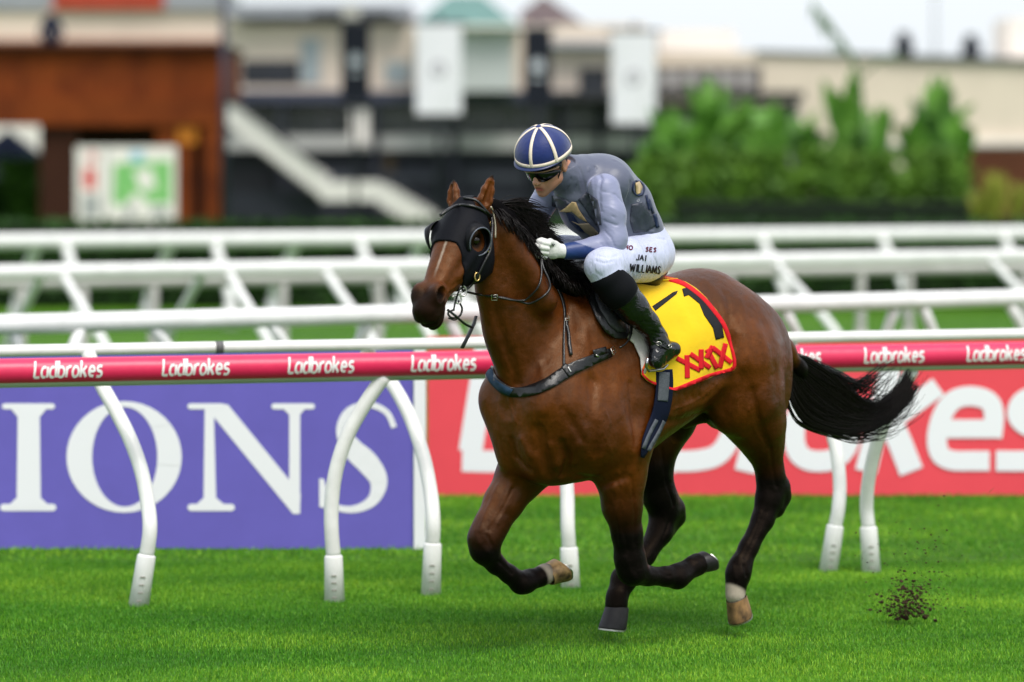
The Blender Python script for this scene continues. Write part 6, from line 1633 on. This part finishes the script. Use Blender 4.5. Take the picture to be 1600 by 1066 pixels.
inkg = mat('silk_print_grey', (.28, .29, .34), .5); gold = mat('silk_gold', (.52, .37, .19), .4, .2, 20); goldd = mat('silk_gold_dull', (.30, .24, .17), .5, .2, 20)
nvy = mat('silk_navy', (.012, .022, .07), .45, .2, 20); dk = mat('silk_charcoal', (.038, .043, .068), .42, .25, 18, .003, 30)
print_px(SS, 'DICA', 994, 314, 5, 5, 50, inkg, 1.2, .5); print_px(GS, 'Y', 862, 385, 4, 6, 10, inkb, 1.3)
def lay2(poly, m, off=.003, nm='panel'):
    V, Fc = drape(SS, poly, off, .0025, 4); lmesh(nm, V, Fc, m, jockey)
lay2([(862, 305), (884, 312), (896, 322), (880, 330), (862, 322)], dk); lay2([(917, 300), (934, 312), (938, 330), (940, 352), (932, 352), (921, 338), (911, 322), (903, 312)], dk)
lay2([(884, 330), (896, 336), (906, 352), (914, 364), (906, 362), (890, 346)], nvy)
lay2([(986, 320), (1004, 316), (1018, 335), (1026, 352), (1010, 362), (990, 364), (984, 345)], dk)
lay2([(875, 330), (884, 324), (894, 315), (900, 316), (904, 326), (918, 347), (905, 340), (894, 330), (886, 331)], gold, .0055, 'emblem')
lay2([(894, 345), (904, 349), (919, 348), (928, 356), (937, 366), (924, 369), (914, 361), (906, 352)], goldd, .0055, 'emblem')
lay2([(993, 305), (992, 286), (998, 284), (1003, 293), (1000, 301)], gold, .005, 'emblem')
for path, w_ in (([(990, 284), (988, 296), (994, 305), (1003, 304), (1006, 294), (1000, 285), (992, 283)], 2.2), ([(1009, 305), (1014, 328)], 3), ([(1014, 328), (1013, 312), (1020, 334)], 3), ([(1022, 335), (1027, 356)], 5)):
    lay2([tuple(p_) for p_ in ribbon_px(path, w_)], nvy, .005, 'emblem')
print('jockey', time.time()-T0)
# ================================================================== turf kicked up by the hooves
V = []; F = []; rr = np.random.default_rng(21)
def clod(c, r):
    o = len(V); n1 = 6
    pts = [(0, 0, 1), (0, 0, -1)]+[(math.cos(a+j*.5)*q_, math.sin(a+j*.5)*q_, zz) for j, (q_, zz) in enumerate(((.9, .4), (.9, -.4))) for a in np.linspace(0, 6.283, n1+1)[:-1]]
    for p_ in pts:
        k = r*rr.uniform(.6, 1.3); V.append((c[0]+p_[0]*k*rr.uniform(.8, 1.6), c[1]+p_[1]*k, c[2]+p_[2]*k*rr.uniform(.6, 1.1)))
    for i in range(n1):
        a, b = o+2+i, o+2+(i+1) % n1; c_, d_ = o+2+n1+i, o+2+n1+(i+1) % n1
        F.extend([(o, a, b), (a, c_, b), (b, c_, d_), (o+1, d_, c_)])
for i in range(620):
    u = rr.random()
    if u < .70: x = rr.normal(1418, 20); y = 966-abs(rr.normal(0, 26))-rr.random()*6; r_ = .0018+.0075*rr.random()**2.6
    else: x = rr.normal(1432, 50); y = 965-rr.gamma(2, 36); r_ = rr.uniform(.0015, .005)
    if y < 760: continue
    clod(pix(x, y, rr.normal(16.05, .06)), r_)
e = mesh_obj('flying_dirt', V, F, mat('soil', (.060, .034, .022), .95, .5, 60), None, smooth=False); e['kind'] = 'stuff'
V = []; F = []
for i in range(9): clod(pix(rr.normal(1420, 22), 966+rr.normal(0, 3), 16.1), rr.uniform(.006, .014))
mesh_obj('soil_scuff', V, F, MATS['soil'], None, smooth=False)['kind'] = 'stuff'
# grass torn up with it
V = []; F = []
for i in range(420):
    x = rr.normal(1418, 26) if i < 360 else rr.normal(1440, 60); y = 962-abs(rr.normal(0, 22)) if i < 360 else 960-rr.gamma(2, 40)
    c = np.array(pix(x, y, rr.normal(16.05, .06))); d = rr.normal(0, 1, 3); d /= np.linalg.norm(d); d *= rr.uniform(.008, .022); s_ = np.cross(d, rr.normal(0, 1, 3)); s_ = s_/np.linalg.norm(s_)*.0014
    o = len(V); V += [tuple(c-d-s_), tuple(c-d+s_), tuple(c+d)]; F.append((o, o+1, o+2))
mesh_obj('torn_grass', V, F, mat('torn_blades', (.05, .10, .012), .7, .5, 30), None, smooth=False)['kind'] = 'stuff'
